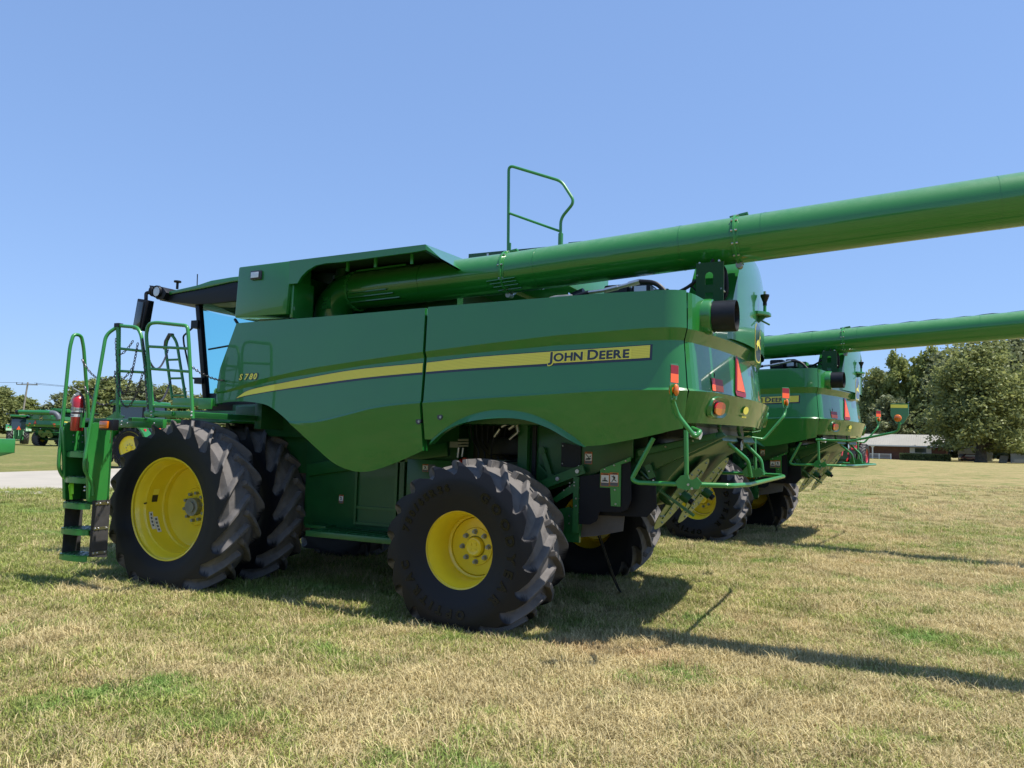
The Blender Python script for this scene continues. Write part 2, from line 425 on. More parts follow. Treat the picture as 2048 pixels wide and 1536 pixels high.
def plan(s):
    """plan path, s = length along the shell; returns (x, y, nx, ny)"""
    x0 = 5.41
    if s <= x0: return (s, .2, 0, -1)
    r = .26; a = (s-x0)/r; am = math.radians(76)
    if a <= am: return (x0+r*math.sin(a), .2+r*(1-math.cos(a)), math.sin(a), -math.cos(a))
    # rear face: arc of radius 5 about the centreline
    s2 = s-x0-r*am
    xs = x0+r*math.sin(am); ys = .2+r*(1-math.cos(am))
    rad = (YC-ys)/math.cos(am)          # arc that meets the corner tangentially
    th0 = math.pi/2-am; th = th0-s2/rad
    cx = xs-rad*math.cos(th0); 
    return (cx+rad*math.cos(th), YC-rad*math.sin(th), math.cos(th), -math.sin(th))
S_CORNER = 5.41+.26*math.radians(76)
RADR = (YC-(.2+.26*(1-math.cos(math.radians(76)))))/math.cos(math.radians(76))
S_MID = S_CORNER+RADR*(math.pi/2-math.radians(76))
S_SEAM = S_CORNER-.12
def shellpt(s, z, extra=0.):
    if s > S_MID: 
        x, y, nx, ny = plan(2*S_MID-s); y = 2*YC-y; ny = -ny; sx = 2*S_MID-s
    else:
        x, y, nx, ny = plan(s); sx = s
    o = offs(min(sx, 5.6), z)+extra
    return Vector((x+nx*o, y+ny*o, z))
def strip(mb, stations, levels, m, extra=0., matf=None):
    """stations: list of s; levels(s): list of z from top to bottom"""
    vs = []; L = None
    for s in stations:
        zs = levels(s); L = len(zs)
        for z in zs: vs.append(shellpt(s, z, extra))
    fs = []
    for i in range(len(stations)-1):
        for j in range(L-1):
            a = i*L+j; fs.append((a, a+1, a+L+1, a+L))
    mb.add(vs, fs, m)
    return [[vs[i*L+j] for j in range(L)] for i in range(len(stations))]
def mirror_mesh(me):
    m2 = me.copy()
    co = np.empty(len(m2.vertices)*3, np.float32); m2.vertices.foreach_get('co', co)
    co[1::3] = 2*YC-co[1::3]; m2.vertices.foreach_set('co', co); m2.flip_normals(); m2.update(); return m2

def sides():
    P1BOT = [(.381,2.064),(.622,2.086),(.864,2.087),(1.143,2.055),(1.286,1.998),(1.492,1.875),(1.646,1.765),(1.846,1.611),(2.043,1.471),(2.231,1.406),(2.357,1.394),(2.515,1.415),(2.82,1.515),(3.20,1.668)]
    P1TOP = [(.368,2.174),(.406,2.457),(.616,2.956),(1.783,2.964),(3.10,2.992)]
    def levels_for(top, bot):
        def f(s):
            zt = interp(s, top); zb = smooth_interp(s, bot)
            c = smooth_interp(s, CREASE); t = interp(s, BT); b = interp(s, BB)
            base = [zt, t, b, c+.02, c, c-.001]
            z1 = [zt, zt-.03]
            def sub(a, b_, n): return [a+(b_-a)*k/n for k in range(n)]
            zs = sub(zt, t, 4)+[t]+sub(t, b, 2)[1:]+sub(b, c+.02, 4)+[c+.02]+sub(c, zb, 6)+[zb]
            out = []; 
            for z in zs: out.append(max(min(z, zt), zb))
            for k in range(1, len(out)): out[k] = min(out[k], out[k-1])
            return out
        return f
    # front side panel
    mb = MB()
    st = sorted(set([.368,.38,.39,.406,.45,.5,.55,.6,.616]+[round(.64+.04*k, 3) for k in range(62)]+[3.10]))
    g = strip(mb, st, levels_for(P1TOP, P1BOT), GREEN)
    # folded returns: top, bottom and rear edge
    for k in (0, -1):
        row = [r[k] for r in g]; inn = [v+Vector((0,.06,-.012 if k == 0 else .02)) for v in row]
        vs = row+inn; n = len(row); mb.add(vs, [(i, i+1, i+1+n, i+n) for i in range(n-1)], GREEN)
    row = g[-1]; n = len(row); mb.add(row+[v+Vector((0,.08,0)) for v in row], [(i, i+1, i+1+n, i+n) for i in range(n-1)], GREEN)
    row = g[0]; mb.add(row+[v+Vector((.02,.08,0)) for v in row], [(i, i+1, i+1+n, i+n) for i in range(n-1)], GREEN)
    front = mb.mesh('front_side_panel', 5)
    # rear side panel
    P2BOT = [(3.205,1.735),(3.394,1.861),(3.624,1.965),(3.924,2.018),(4.215,1.992),(4.429,1.915),(4.637,1.796),(4.739,1.714)]
    P2B2 = [(4.739,1.714),(4.901,1.728),(5.229,1.795),(5.5,1.86),(5.75,1.905),(6.2,1.93),(9,1.93)]
    P2TOP = [(3.13,2.998),(4.874,3.025),(5.3,3.022),(9,3.012)]
    def bot2(s): return smooth_interp(s, P2BOT) if s < 4.739 else interp(s, P2B2)
    def lev2(s):
        zt = interp(s, P2TOP); zb = bot2(s)
        c = smooth_interp(s, CREASE); t = interp(s, BT); b = interp(s, BB)
        def sub(a, b_, n): return [a+(b_-a)*k/n for k in range(n)]
        zs = sub(zt, t, 4)+[t]+sub(t, b, 2)[1:]+sub(b, c+.02, 4)+[c+.02]+sub(c, zb, 6)+[zb]
        out = [max(min(z, zt), zb) for z in zs]
        for k in range(1, len(out)): out[k] = min(out[k], out[k-1])
        return out
    mb = MB()
    st = [3.13]+[round(3.17+.04*k, 3) for k in range(54)]+[5.41]+[5.41+k*(S_SEAM-.006-5.41)/10 for k in range(1, 11)]
    st = sorted(set([x for x in st if x <= S_SEAM]+[3.205,4.70,4.739]))
    g = strip(mb, st, lev2, GREEN)
    row = [r[0] for r in g]; inn = [Vector((v.x-max(0, v.x-5.4)*.25, v.y+.07, v.z-.012)) for v in row]; n = len(row)
    mb.add(row+inn, [(i, i+1, i+1+n, i+n) for i in range(n-1)], GREEN)
    ridx = [i for i, s in enumerate(st) if s >= 4.739]
    row = [g[i][-1] for i in ridx]; inn = [Vector((v.x-max(0, v.x-5.4)*.2, v.y+.07, v.z+.015)) for v in row]; n = len(row)
    mb.add(row+inn, [(i, i+1, i+1+n, i+n) for i in range(n-1)], GREEN)
    row = g[0]; n = len(row); mb.add(row+[v+Vector((0,.08,0)) for v in row], [(i, i+1, i+1+n, i+n) for i in range(n-1)], GREEN)
    # flared wheel-arch lip
    ARIN = [(3.205,1.682),(3.316,1.779),(3.472,1.856),(3.702,1.915),(3.999,1.943),(4.217,1.928),(4.43,1.862),(4.568,1.79),(4.706,1.718),(4.745,1.705)]
    a0 = []; a1 = []; a2 = []
    for s in [x for x in st if 3.2 < x <= 4.74]:
        p = shellpt(s, smooth_interp(s, P2BOT)); z2 = min(p.z-.001, smooth_interp(s, ARIN))
        kk = min(1, (p.z-z2)/.06)
        a0.append(p); a1.append(Vector((s, p.y-.055*kk, z2))); a2.append(Vector((s, p.y+.06, z2+.01)))
    n = len(a0)
    mb.add(a0+a1+a2, [(i, i+1, i+1+n, i+n) for i in range(n-1)]+[(n+i, n+i+1, n+i+1+n, n+i+n) for i in range(n-1)], GREEN)
    rear = mb.mesh('rear_side_panel', 5)
    # tail shell round the back
    def levt(s):
        ss_ = min(s, 2*S_MID-s)
        d = (ss_-S_SEAM)/(S_MID-S_SEAM)
        zt = 3.008-.05*min(1, d*3)
        t = 2.70+.0*d; b = 2.60
        c = 2.19; zb = 1.93+.02*d
        def sub(a, b_, n): return [a+(b_-a)*k/n for k in range(n)]
        return sub(zt, t, 3)+[t]+sub(t, b, 2)[1:]+sub(b, c+.02, 4)+[c+.02]+sub(c, zb, 5)+[zb]
    mb = MB()
    st = [S_SEAM+.006+(2*S_MID-2*S_SEAM-.012)*k/72 for k in range(73)]
    # bumper: pushed out below the crease
    vs = []; L = None
    for s in st:
        zs = levt(s); L = len(zs); e = min(1, (min(s, 2*S_MID-s)-S_SEAM)/.18)
        for z in zs:
            p = shellpt(s, z)
            if z < 2.195:
                q = shellpt(s, z, .060*e-(2.19-z)*.16); p = q
            vs.append(p)
    mb.add(vs, [(i*L+j, i*L+j+1, (i+1)*L+j+1, (i+1)*L+j) for i in range(len(st)-1) for j in range(L-1)], GREEN)
    row = [vs[i*L] for i in range(len(st))]; n = len(row); mb.add(row+[Vector((v.x-.12, v.y, v.z-.01)) for v in row], [(i, i+1, i+1+n, i+n) for i in range(n-1)], GREEN)
    row = [vs[i*L+L-1] for i in range(len(st))]; mb.add(row+[Vector((v.x-.5, v.y, v.z-.05)) for v in row], [(i, i+1, i+1+n, i+n) for i in range(n-1)], GREEN)
    tail = mb.mesh('tail_panel', 5)
    return front, rear, tail
PANELS = sides()

YT = [(.700,2.126),(.861,2.205),(1.391,2.289),(2.213,2.400),(3.126,2.463),(3.724,2.507),(5.32,2.568)]
YB = [(.700,2.124),(.861,2.155),(1.565,2.241),(2.373,2.324),(3.13,2.374),(3.728,2.405),(5.31,2.462)]
def stripe(x0, x1, left_tip, right_end):
    mb = MB(); n = max(4, int((x1-x0)/.06))
    st = [x0+(x1-x0)*k/n for k in range(n+1)]
    def ribbon(f0, f1, lift, m, sts=st):
        vs = []
        for s in sts:
            a, b = f0(s), f1(s)
            for k in range(5):
                z = a+(b-a)*k/4; vs.append(shellpt(s, z, lift))
        mb.add(vs, [(i*5+j, i*5+j+1, (i+1)*5+j+1, (i+1)*5+j) for i in range(len(sts)-1) for j in range(4)], m)
    kk = lambda s: min(1, max(.35, (s-.7)/1.2))
    ribbon(lambda s: smooth_interp(s, YT)+.007, lambda s: smooth_interp(s, YB)-.022*kk(s), .0015, DECALK, st+([st[-1]+.02] if right_end else []))
    ribbon(lambda s: smooth_interp(s, YT), lambda s: smooth_interp(s, YB), .003, DECALY)
    for k in range(7):
        a = (k*2+1)/15; b = (k*2+2)/15
        f = lambda s, q: smooth_interp(s, YT)+(smooth_interp(s, YB)-smooth_interp(s, YT))*q
        if x1 > 1.6: ribbon(lambda s, a=a: f(s, a), lambda s, b=b: f(s, b), .0042, DECALY2, [s for s in st if s > 1.2] if left_tip else st)
    return mb.mesh('stripe_decal', 30)
STR1 = stripe(.700, 3.094, True, False); STR2 = stripe(3.136, 5.31, False, True)
def lettering(parts, x0, z0, slope, m, lift, bold, adj=0):
    mb = MB(); x = x0
    for ch, size in parts:
        if ch == ' ': x += size; continue
        vs, fs = text_mesh(ch, size, .0008, bold)
        a = min(v.x for v in vs)+adj; b = max(v.x for v in vs)-adj
        out = [shellpt(x+(v.x-a), z0+slope*(x-x0)+v.y+slope*(v.x-a), lift+v.z) for v in vs]
        mb.add(out, fs, m); x += (b-a)+size*.07
    return mb, x
def brand_letters():
    P = [('J',.120),('O',.100),('H',.100),('N',.100),(' ',.03),('D',.120),('E',.100),('E',.100),('R',.100),('E',.100)]
    mb2, xe = lettering(P, 4.395, 2.446, .034, DECALK, .009, .0035)
    mb1, xe1 = lettering(P, 4.395, 2.444, .034, DECALY, .006, .0105, .007)
    k = (5.143-4.395)/(xe-4.395)
    for mbx in (mb1, mb2):
        mbx.v = [(4.395+(v[0]-4.395)*k, v[1], v[2]) for v in mbx.v]
    mb1.add(mb2.v, mb2.f, DECALK)
    return mb1.mesh('side_lettering', None)
def model_letters():
    mb = MB(); x = .735
    for lift, bold, m, dj in ((.003,.0085,DECALK,.0055),(.005,.003,DECALY,0)):
        x = .735
        for ch in 'S 780':
            if ch == ' ': x += .02; continue
            vs, fs = text_mesh(ch, .088, .0008, bold, shear=.25); a = min(v.x for v in vs)+dj; b = max(v.x for v in vs)-dj
            mb.add([shellpt(x+(v.x-a)*1.1, 2.324+v.y+.02*(x-.735), lift+v.z) for v in vs], fs, m); x += (b-a)*1.1+.008
    return mb.mesh('model_number', None)
BRANDL = brand_letters(); MODELL = model_letters()

# ------------------------------------------------------------------ the combine harvester
def chain(mb, p, q, sag, m=CHAINM, link=.042):
    p = Vector(p); q = Vector(q); pts = []
    for k in range(60):
        t = k/59; pts.append(p+(q-p)*t-Vector((0,0,sag*4*t*(1-t))))
    d = [0]
    for a, b in zip(pts, pts[1:]): d.append(d[-1]+(b-a).length)
    n = max(3, int(d[-1]/(link*.78)))
    def at(s):
        for i in range(59):
            if d[i+1] >= s: 
                t = (s-d[i])/max(1e-6, d[i+1]-d[i]); return pts[i].lerp(pts[i+1], t)
        return pts[-1]
    for k in range(n):
        a = at(d[-1]*k/n); b = at(d[-1]*(k+1)/n); c = (a+b)/2; dr = (b-a).normalized()
        sd = dr.cross(Vector((0,1,.3))).normalized()
        if k % 2: sd = dr.cross(sd).normalized()
        L = link*.5; W = link*.26
        loop = []
        for j in range(8):
            t = 2*math.pi*j/8; loop.append(c+dr*L*math.cos(t)*1.0+sd*W*math.sin(t))
        mb.tube(loop, .0042, m, 5, closed=True)

def wheel(parent, kind, x, yo, side, steer=0., letters=False, nm='wheel'):
    """yo = y of the outboard rim plane; side -1 = near side (outboard is -y)"""
    if kind == 'front': tm, rm, off, z = FT, FR, .235, .90
    else: tm, rm, off, z = RT, RRM, .325, .755
    e = empty(nm, (x, yo, z), 0 if side < 0 else math.pi, parent)
    e.rotation_euler.z += steer
    t = mobj('tyre', tm, e, (0, off, 0)); r = mobj('rim', rm, e)
    if letters:
        for l_ in LET: mobj('sidewall_lettering', l_, e, (0, off, 0))
    return e

def build_combine():
    root = empty('combine_harvester')
    # ---- wheels
    wheel(root, 'front', 0, 0, -1); wheel(root, 'front', 0, .80, -1)
    wheel(root, 'front', 0, 2*YC, 1); wheel(root, 'front', 0, 2*YC-.80, 1)
    wheel(root, 'rear', 3.62, .104, -1, -.02, letters=True); wheel(root, 'rear', 3.62, 2*YC-.104, 1, -.02)
    MB().tube([(0,.95,.9),(0,2*YC-.95,.9)], .14, DKGREEN, 16).box((-.35,1.3,.6),(.35,2.9,1.2), DKGREEN).obj('front_axle', root, bevel=.01)
    MB().box((3.5,.75,.62),(3.74,2*YC-.75,.86), DKGREEN).tube([(3.62,.5,.75),(3.62,1.0,.75)], .12, DKGREEN, 14).tube([(3.62,2*YC-1.0,.75),(3.62,2*YC-.5,.75)], .12, DKGREEN, 14).obj('rear_axle', root, bevel=.01)
    # ---- side and tail panels
    fp, rp, tp = PANELS
    o1 = mobj('front_side_panel', fp, root); o2 = mobj('rear_side_panel', rp, root); o3 = mobj('tail_panel', tp, root)
    mobj('stripe_decal', STR1, o1); mobj('model_number', MODELL, o1)
    mobj('stripe_decal', STR2, o2); mobj('side_lettering', BRANDL, o2)
    mobj('front_side_panel', mirror_mesh(fp), root); oo = mobj('rear_side_panel', mirror_mesh(rp), root)
    mobj('stripe_decal', mirror_mesh(STR1), root); mobj('stripe_decal', mirror_mesh(STR2), root)
    # latches
    for x, z in ((3.075,1.905),(3.315,1.95)):
        mb = MB(); p = shellpt(x, z); mb.lathe([(.030,p.y-.004),(.030,p.y+.03)], DECALK, (x,0,z), 20); mb.lathe([(.030,p.y-.0035),(.0,p.y-.0035)], DECALK, (x,0,z), 20)
        mb.cyl((x+.008,p.y-.004,z-.004),(x+.008,p.y-.01,z-.004), .014, DULLSTEEL, 6)
        mb.obj('panel_latch', root)
    # inner dark edge filler behind the panels
    MB().box((3.05,.30,1.75),(3.20,.34,2.93), DKGREEN).obj('panel_post', root)
    # ---- upper body block (engine bay deck, hidden mass between the panels)
    mb = MB()
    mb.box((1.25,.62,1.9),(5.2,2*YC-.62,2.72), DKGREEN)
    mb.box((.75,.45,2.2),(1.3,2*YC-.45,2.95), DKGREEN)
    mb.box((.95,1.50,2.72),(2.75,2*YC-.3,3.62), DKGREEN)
    mb.obj('body', root, bevel=.01)
    # ---- grain tank front box + raised cover roof
    mb = MB()
    mb.prism([(.536,.30,3.028),(1.284,.30,3.033),(1.318,.30,3.612),(.558,.30,3.600)], (0,.34,0), GREEN)
    mb.prism([(.56,.64,3.0),(.95,.64,3.0),(.95,.64,3.60),(.57,.64,3.595)], (0,2*YC-1.28,0), GREEN)
    mb.obj('grain_tank', root, bevel=.018)
    tank = [o for o in COL.objects if o.name.startswith('grain_tank') and o.parent == root][-1]
    # work light
    mb = MB(); mb.box((.765,.272,3.435),(.915,.303,3.535), DECALK); mb.box((.775,.262,3.445),(.905,.28,3.525), LAMPG)
    mb.obj('work_light', tank, bevel=.012)
    # cover flap: outer fascia, roof skin, inside face
    mb = MB()
    fas = [(1.32,.30,3.612),(3.02,.30,3.640),(3.03,.30,3.585),(2.9,.30,3.575),(1.98,.30,3.545),(1.80,.30,3.548),(1.66,.30,3.535),(1.55,.30,3.49),(1.47,.30,3.43),(1.42,.30,3.36),(1.36,.30,3.36),(1.30,.30,3.36),(1.30,.30,3.612)]
    mb.prism(fas, (0,.03,0), GREEN)
    mb.prism([(.57,.31,3.600),(1.30,.31,3.612),(3.02,.31,3.640),(2.76,1.5,3.79),(.60,1.5,3.77)], (0,0,-.02), GREEN)
    mb.add([(3.02,.30,3.64),(3.03,.30,3.585),(3.17,.36,3.50),(3.08,1.1,3.50),(2.76,1.5,3.79)], [(0,1,2),(0,2,3),(0,3,4)], GREEN)
    mb.add([(3.00,.32,3.62),(3.01,.32,3.575),(3.15,.38,3.49),(3.06,1.1,3.49),(2.74,1.5,3.77)], [(0,2,1),(0,3,2),(0,4,3)], DKGREEN)
    mb.box((.56,1.36,2.75),(2.78,1.49,3.77), DKGREEN)
    mb.add([(.97,.36,3.575),(3.0,.36,3.60),(2.74,1.4,3.74),(.97,1.4,3.73)], [(0,1,2,3)], DKMATTE)  # dark sheet paints in the shade under the cover roof
    for x, y_ in ((1.9,.5),(2.3,.45),(2.75,.45)): mb.box((x,y_,3.50),(x+.03,y_+.02,3.60), GREEN2)
    mb.obj('tank_cover', root, smooth=25)
    mb = MB(); mb.box((1.30,.34,3.0),(1.34,.66,3.40), GREEN)
    mb.obj('tank_wall', root, bevel=.006)
    mb = MB()
    mb.prism([(2.62,1.75,3.5),(2.62,3.3,3.5),(2.62,3.3,3.85),(2.62,1.75,3.85)], (1.25,0,.0), GREEN2)
    mb.prism([(1.3,1.55,3.45),(1.3,2*YC-.3,3.45),(1.3,2*YC-.3,3.6),(1.3,1.55,3.6)], (1.9,0,.0), GREEN2)
    mb.obj('tank_extension', root, bevel=.008)
    # ---- unloading auger
    A0 = Vector((1.62,1.05,3.402)); KN = Vector((3.575,1.05,3.472)); A1 = Vector((10.5,1.05,3.879))
    d1 = (KN-A0).normalized(); l1 = (KN-A0).length; ad = (A1-KN).normalized()
    def au(d): return A0+d1*d if d <= l1 else KN+ad*(d-l1)
    def ax(d): return d1 if d < l1 else ad
    r = .207; e1 = l1+2.305
    mb = MB()
    mb.tube([A0, KN+d1*.01], r, AUGP, 64); mb.tube([KN, au(e1)], r*1.006, AUGP, 64); mb.tube([au(e1), A1], r*1.012, AUGP, 64)
    aug = mb.obj('unloading_auger', root, smooth=40)
    mb = MB()
    for d in (.95, l1+.35, e1-.50, e1+.22, e1+2.0):
        mb.tube([au(d), au(d+.006)], r*1.018, GREEN, 64)
    mb.obj('weld_bead', aug, smooth=40)
    for d, nb in ((.02, 20), (l1, 10), (e1, 12)):
        mb = MB(); c = au(d); a_ = ax(d)
        mb.tube([c-a_*.010, c+a_*.010], r+.024, GREEN2, 48)
        sd = a_.cross(Vector((0,0,1))).normalized(); up = sd.cross(a_)
        for k in range(nb):
            a = 2*math.pi*(k+.3)/nb; p = c+(sd*math.cos(a)+up*math.sin(a))*(r+.014)
            mb.cyl(p-a_*.028, p+a_*.028, .009, STEEL if d > 1 else GREEN2, 6)
        if d > 1:
            mb.tube([c-a_*.03, c+a_*.03], r+.008, GREEN2, 48)
            mb.cyl(c-up*(r+.03)-sd*.03, c-up*(r+.03)+sd*.05, .028, DULLSTEEL, 12); mb.bar(c+up*(r+.01)-a_*.06, c+up*(r+.025)+a_*.10, .05, .02, GREEN2)
        mb.obj('flange', aug)
    mb = MB()
    for k, (zz, L) in enumerate(((-.07,.52),(-.115,.60),(-.16,.66))):
        s0 = au(.05)+Vector((0,-math.sqrt(max(.0, r*r-zz*zz)),zz)); mb.bar(s0, s0+d1*L, .06, .012, GREEN)
    for k in range(4):
        zz = -.11-.028*k; s0 = au(l1-.16+.03*k)+Vector((0,-math.sqrt(r*r-zz*zz),zz)); mb.bar(s0, s0+ad*(.32-.02*k), .06, .008, GREEN)
    mb.bar(au(.05)+Vector((0,-.02,r+.006)), au(.72)+Vector((0,-.02,r+.006)), .12, .02, GREEN2)
    mb.obj('stiffening_rib', aug)
    mb = MB(); pts = []
    for k in range(40):
        pts.append(au(l1+.1+5.0*k/39)+Vector((0,.05+.02*math.sin(k*.9),r+.010+.007*math.sin(k*2.1))))
    mb.tube(pts, .008, BLACK, 6); mb.obj('cable', aug)
    mb = MB()
    el = [A0]
    for k in range(1, 10):
        a = math.radians(k*9.2); el.append(A0+Vector((-.34*math.sin(a), 0, -.34*(1-math.cos(a)))))
    el.append(el[-1]+Vector((-.01,0,-.16)))
    mb.tube(el, r*1.03, GREEN, 48)
    b0 = el[-1]
    mb.tube([b0, b0+Vector((0,0,.03))], r+.06, GREEN2, 40)
    mb.box((b0.x-.30,b0.y-.30,b0.z-.05),(b0.x+.42,b0.y+.3,b0.z-.0), GREEN2)
    bx0, by0, bz0 = b0.x+.02, b0.y-.215, b0.z+.23
    mb.prism([(bx0,by0,bz0),(bx0+.13,by0-.01,bz0+.005),(bx0+.14,by0-.005,bz0+.135),(bx0+.01,by0+.01,bz0+.14)], (0,.05,0), GREEN2)
    for dx, dz in ((.02,.02),(.11,.02),(.02,.12),(.12,.12),(.05,.05),(.08,.055),(.05,.085),(.085,.09)): mb.cyl((bx0+dx,by0-.012,bz0+dz),(bx0+dx,by0+.01,bz0+dz), .008, DKGREEN, 6)
    mb.cyl((b0.x+.14,b0.y,b0.z+.62),(b0.x+.14,b0.y,b0.z+.80), .075, DKGREEN, 24); mb.cyl((b0.x+.14,b0.y,b0.z+.60),(b0.x+.14,b0.y,b0.z+.64), .11, DKGREEN, 24)
    mb.prism([(b0.x+.42,b0.y-.28,b0.z-.02),(b0.x+.62,b0.y-.28,b0.z-.02),(b0.x+.54,b0.y-.28,b0.z+.09),(b0.x+.46,b0.y-.28,b0.z+.10)], (0,.02,0), GREEN2)
    mb.obj('elbow', aug, smooth=40)
    # ---- roof rail
    mb = MB()
    mb.tube([(3.23,1.7,3.7),(3.20,1.7,4.89),(3.86,1.7,4.62),(4.02,1.7,4.37),(3.86,1.7,4.20),(3.87,1.7,3.75)], .017, GREEN2, 10, fillet=.07)
    mb.tube([(3.22,1.7,4.33),(3.85,1.7,4.06)], .014, GREEN2, 8)
    mb.tube([(3.865,1.7,3.7),(3.865,1.7,4.03)], .028, GREEN2, 10); mb.tube([(3.235,1.7,3.7),(3.235,1.7,3.98)], .024, GREEN2, 10)
    mb.obj('roof_rail', root)
    mb = MB()
    for a, b in ((2.70,3.18),(3.26,3.83),(3.95,4.15)):
        mb.box((a,1.72,3.72),(b,1.75,3.905 if b < 4 else 3.93), DKGREEN)
    for x in (2.95,3.55): mb.box((x,1.70,3.84),(x+.025,1.72,3.885), STEEL)
    mb.obj('engine_screen', root)
    # ---- engine bay clutter on the deck
    mb = MB()
    mb.cyl((3.98,1.02,2.92),(4.30,1.02,3.16), .075, CHROME, 24); mb.cyl((4.30,1.02,3.16),(4.42,1.02,3.2), .06, BLACK, 20)
    mb.cyl((3.75,1.25,2.9),(4.2,1.25,3.1), .10, BLACK, 20)
    mb.obj('exhaust_pipe', root)
    mb = MB()
    mb.box((4.35,.95,2.72),(5.10,1.25,3.085), DKGREEN); mb.box((4.9,1.5,2.8),(5.3,3.2,3.22), DKGREEN); mb.box((5.02,1.2,3.05),(5.2,1.45,3.24), GREEN2)
    mb.box((5.18,1.25,2.95),(5.35,1.28,3.09), GREEN2)
    mb.obj('engine_housing', root, bevel=.008)
    mb = MB()
    mb.box((4.62,1.0,3.10),(4.86,1.4,3.27), BLACK); mb.box((4.88,1.05,3.12),(5.06,1.35,3.28), LAMPG)
    mb.obj('air_filter', root, bevel=.03)
    mb = MB()
    mb.tube([(4.18,.62,2.90),(4.16,.62,3.06),(4.26,.62,3.10),(4.45,.62,3.10)], .018, DULLSTEEL, 10, fillet=.06)
    mb.tube([(4.32,.6,2.9),(4.45,.6,3.08),(4.62,.6,3.12)], .022, BLACK, 10, fillet=.1)
    mb.tube([(4.62,.6,3.12),(4.78,.6,3.13)], .017, STEEL, 8); mb.tube([(4.78,.6,3.13),(4.90,.6,3.15)], .024, STEEL, 8); mb.tube([(4.9,.6,3.15),(5.0,.6,3.17)], .018, STEEL, 8)
    mb.tube([(5.0,.6,3.17),(5.1,.6,3.19)], .026, STEEL, 8)
    mb.tube([(5.1,.6,3.19),(5.26,.6,3.17),(5.40,.6,3.0)], .022, BLACK, 10, fillet=.1)
    mb.tube([(4.86,.85,3.04),(5.2,.85,3.08),(5.45,.85,3.14),(5.62,.85,3.28),(5.7,.85,3.4)], .016, BLACK, 8, fillet=.12)
    mb.tube([(5.5,.85,3.18),(5.62,.85,3.05),(5.68,.85,2.98)], .009, BLACK, 6, fillet=.05)
    mb.tube([(5.66,1.1,2.95),(5.74,1.08,3.15),(5.72,1.08,3.4),(5.6,1.08,3.46)], .024, BLACK, 10, fillet=.1)
    mb.tube([(5.68,1.16,2.95),(5.77,1.14,3.15),(5.74,1.14,3.4),(5.6,1.14,3.47)], .020, BLACK, 10, fillet=.1)
    mb.obj('hydraulic_hose', root)
    # bracket with arched window, its shadow painted in as a darker green
    mb = MB()
    mb.prism([(5.560,.78,3.36),(5.560,.78,2.98),(5.640,.78,2.98),(5.640,.78,3.36)], (0,.012,0), DKMATTE)
    mb.prism([(5.710,.78,3.36),(5.710,.78,2.98),(5.800,.78,2.98),(5.800,.78,3.36)], (0,.012,0), DKMATTE)
    mb.prism([(5.640,.78,3.36),(5.640,.78,3.245),(5.652,.78,3.268),(5.675,.78,3.277),(5.698,.78,3.268),(5.710,.78,3.245),(5.710,.78,3.36)], (0,.012,0), DKMATTE)
    mb.prism([(5.640,.78,3.16),(5.640,.78,3.09),(5.710,.78,3.09),(5.710,.78,3.16)], (0,.012,0), DKMATTE)
    for x, z in ((5.590,3.36),(5.760,3.37),(5.570,3.25),(5.780,3.12)): mb.cyl((x,.935,z),(x,.78,z), .009, STEEL, 8)
    mb.obj('hose_bracket', root)
    # ---- rear hood: rounded panel rising above the tail
    mb = MB()
    ys = np.linspace(1.10, 2*YC-1.10, 41); zs0 = np.linspace(2.72, 3.70, 24)
    vs = []
    for y in ys:
        u = (y-YC)/(YC-1.10)
        top = 3.02+.63*(1-max(0, abs(u)-.35)**2.6/.65**2.6) if abs(u) > .35 else 3.65
        for k in range(24):
            t = k/23; z = 2.72+(top-2.72)*t
            s = S_MID-(YC-y)
            xx = plan(min(s, 2*S_MID-s))[0]
            x = xx+.035-.30*max(0, (z-3.3))**2*1.2-.02*abs(u)**4
            vs.append((x, y, z))
    n = 24
    mb.add(vs, [(i*n+j, i*n+j+1, (i+1)*n+j+1, (i+1)*n+j) for i in range(40) for j in range(23)], GREEN)
    # side and top returns
    for idx in ([j for j in range(n)], [40*n+j for j in range(n)]):
        row = [Vector(vs[k]) for k in idx]; mid = [Vector((v.x-.15, v.y+(-.24 if v.y < YC else .24), v.z-.03)) for v in row]; inn = [Vector((v.x-.24, v.y+(-.23 if v.y < YC else .23), v.z-.04)) for v in row]
        mb.add(row+mid+inn, [(i, i+1, i+1+n, i+n) for i in range(n-1)]+[(n+i, n+i+1, n+i+1+n, n+i+n) for i in range(n-1)], GREEN)
    row = [Vector(vs[i*n+n-1]) for i in range(41)]; inn = [Vector((v.x-.42, v.y, v.z-.0)) for v in row]
    mb.add(row+inn, [(i, i+1, i+1+41, i+41) for i in range(40)], GREEN)
    hood = mb.obj('rear_hood', root, smooth=40)
    mb = MB(); xs = 5.865
    mb.ball((xs+.022,2.02,3.29), 1, DKMATTE, (.012,.075,.15), 20); mb.obj('hand_slot', hood)
    # beacon on its bracket
    mb = MB(); bx, by, bz = 5.88, 2.08, 3.075
    mb.prism([(bx-.03,by-.15,bz),(bx+.04,by-.16,bz),(bx+.13,by-.05,bz),(bx+.14,by+.06,bz),(bx+.04,by+.16,bz),(bx-.03,by+.15,bz)], (0,0,.035), GREEN)
    mb.prism([(bx-.02,by,bz),(bx+.11,by,bz),(bx-.01,by,bz-.09)], (0,.02,0), GREEN)
    mb.tube([(bx+.03,by,bz-.03),(bx+.13,by+.03,bz-.085)], .010, BLACK, 8)
    br = mb.obj('beacon_bracket', root, bevel=.004)
    mb = MB(); q_ = bx+.085; mb.cyl((q_,by,bz+.03),(q_,by,bz+.12), .016, GREEN2, 12); mb.cyl((q_,by,bz+.11),(q_,by,bz+.14), .020, BLACK, 14); mb.cyl((q_,by,bz+.14),(q_,by,bz+.205), .018, BLACK, 16, r2=.044)
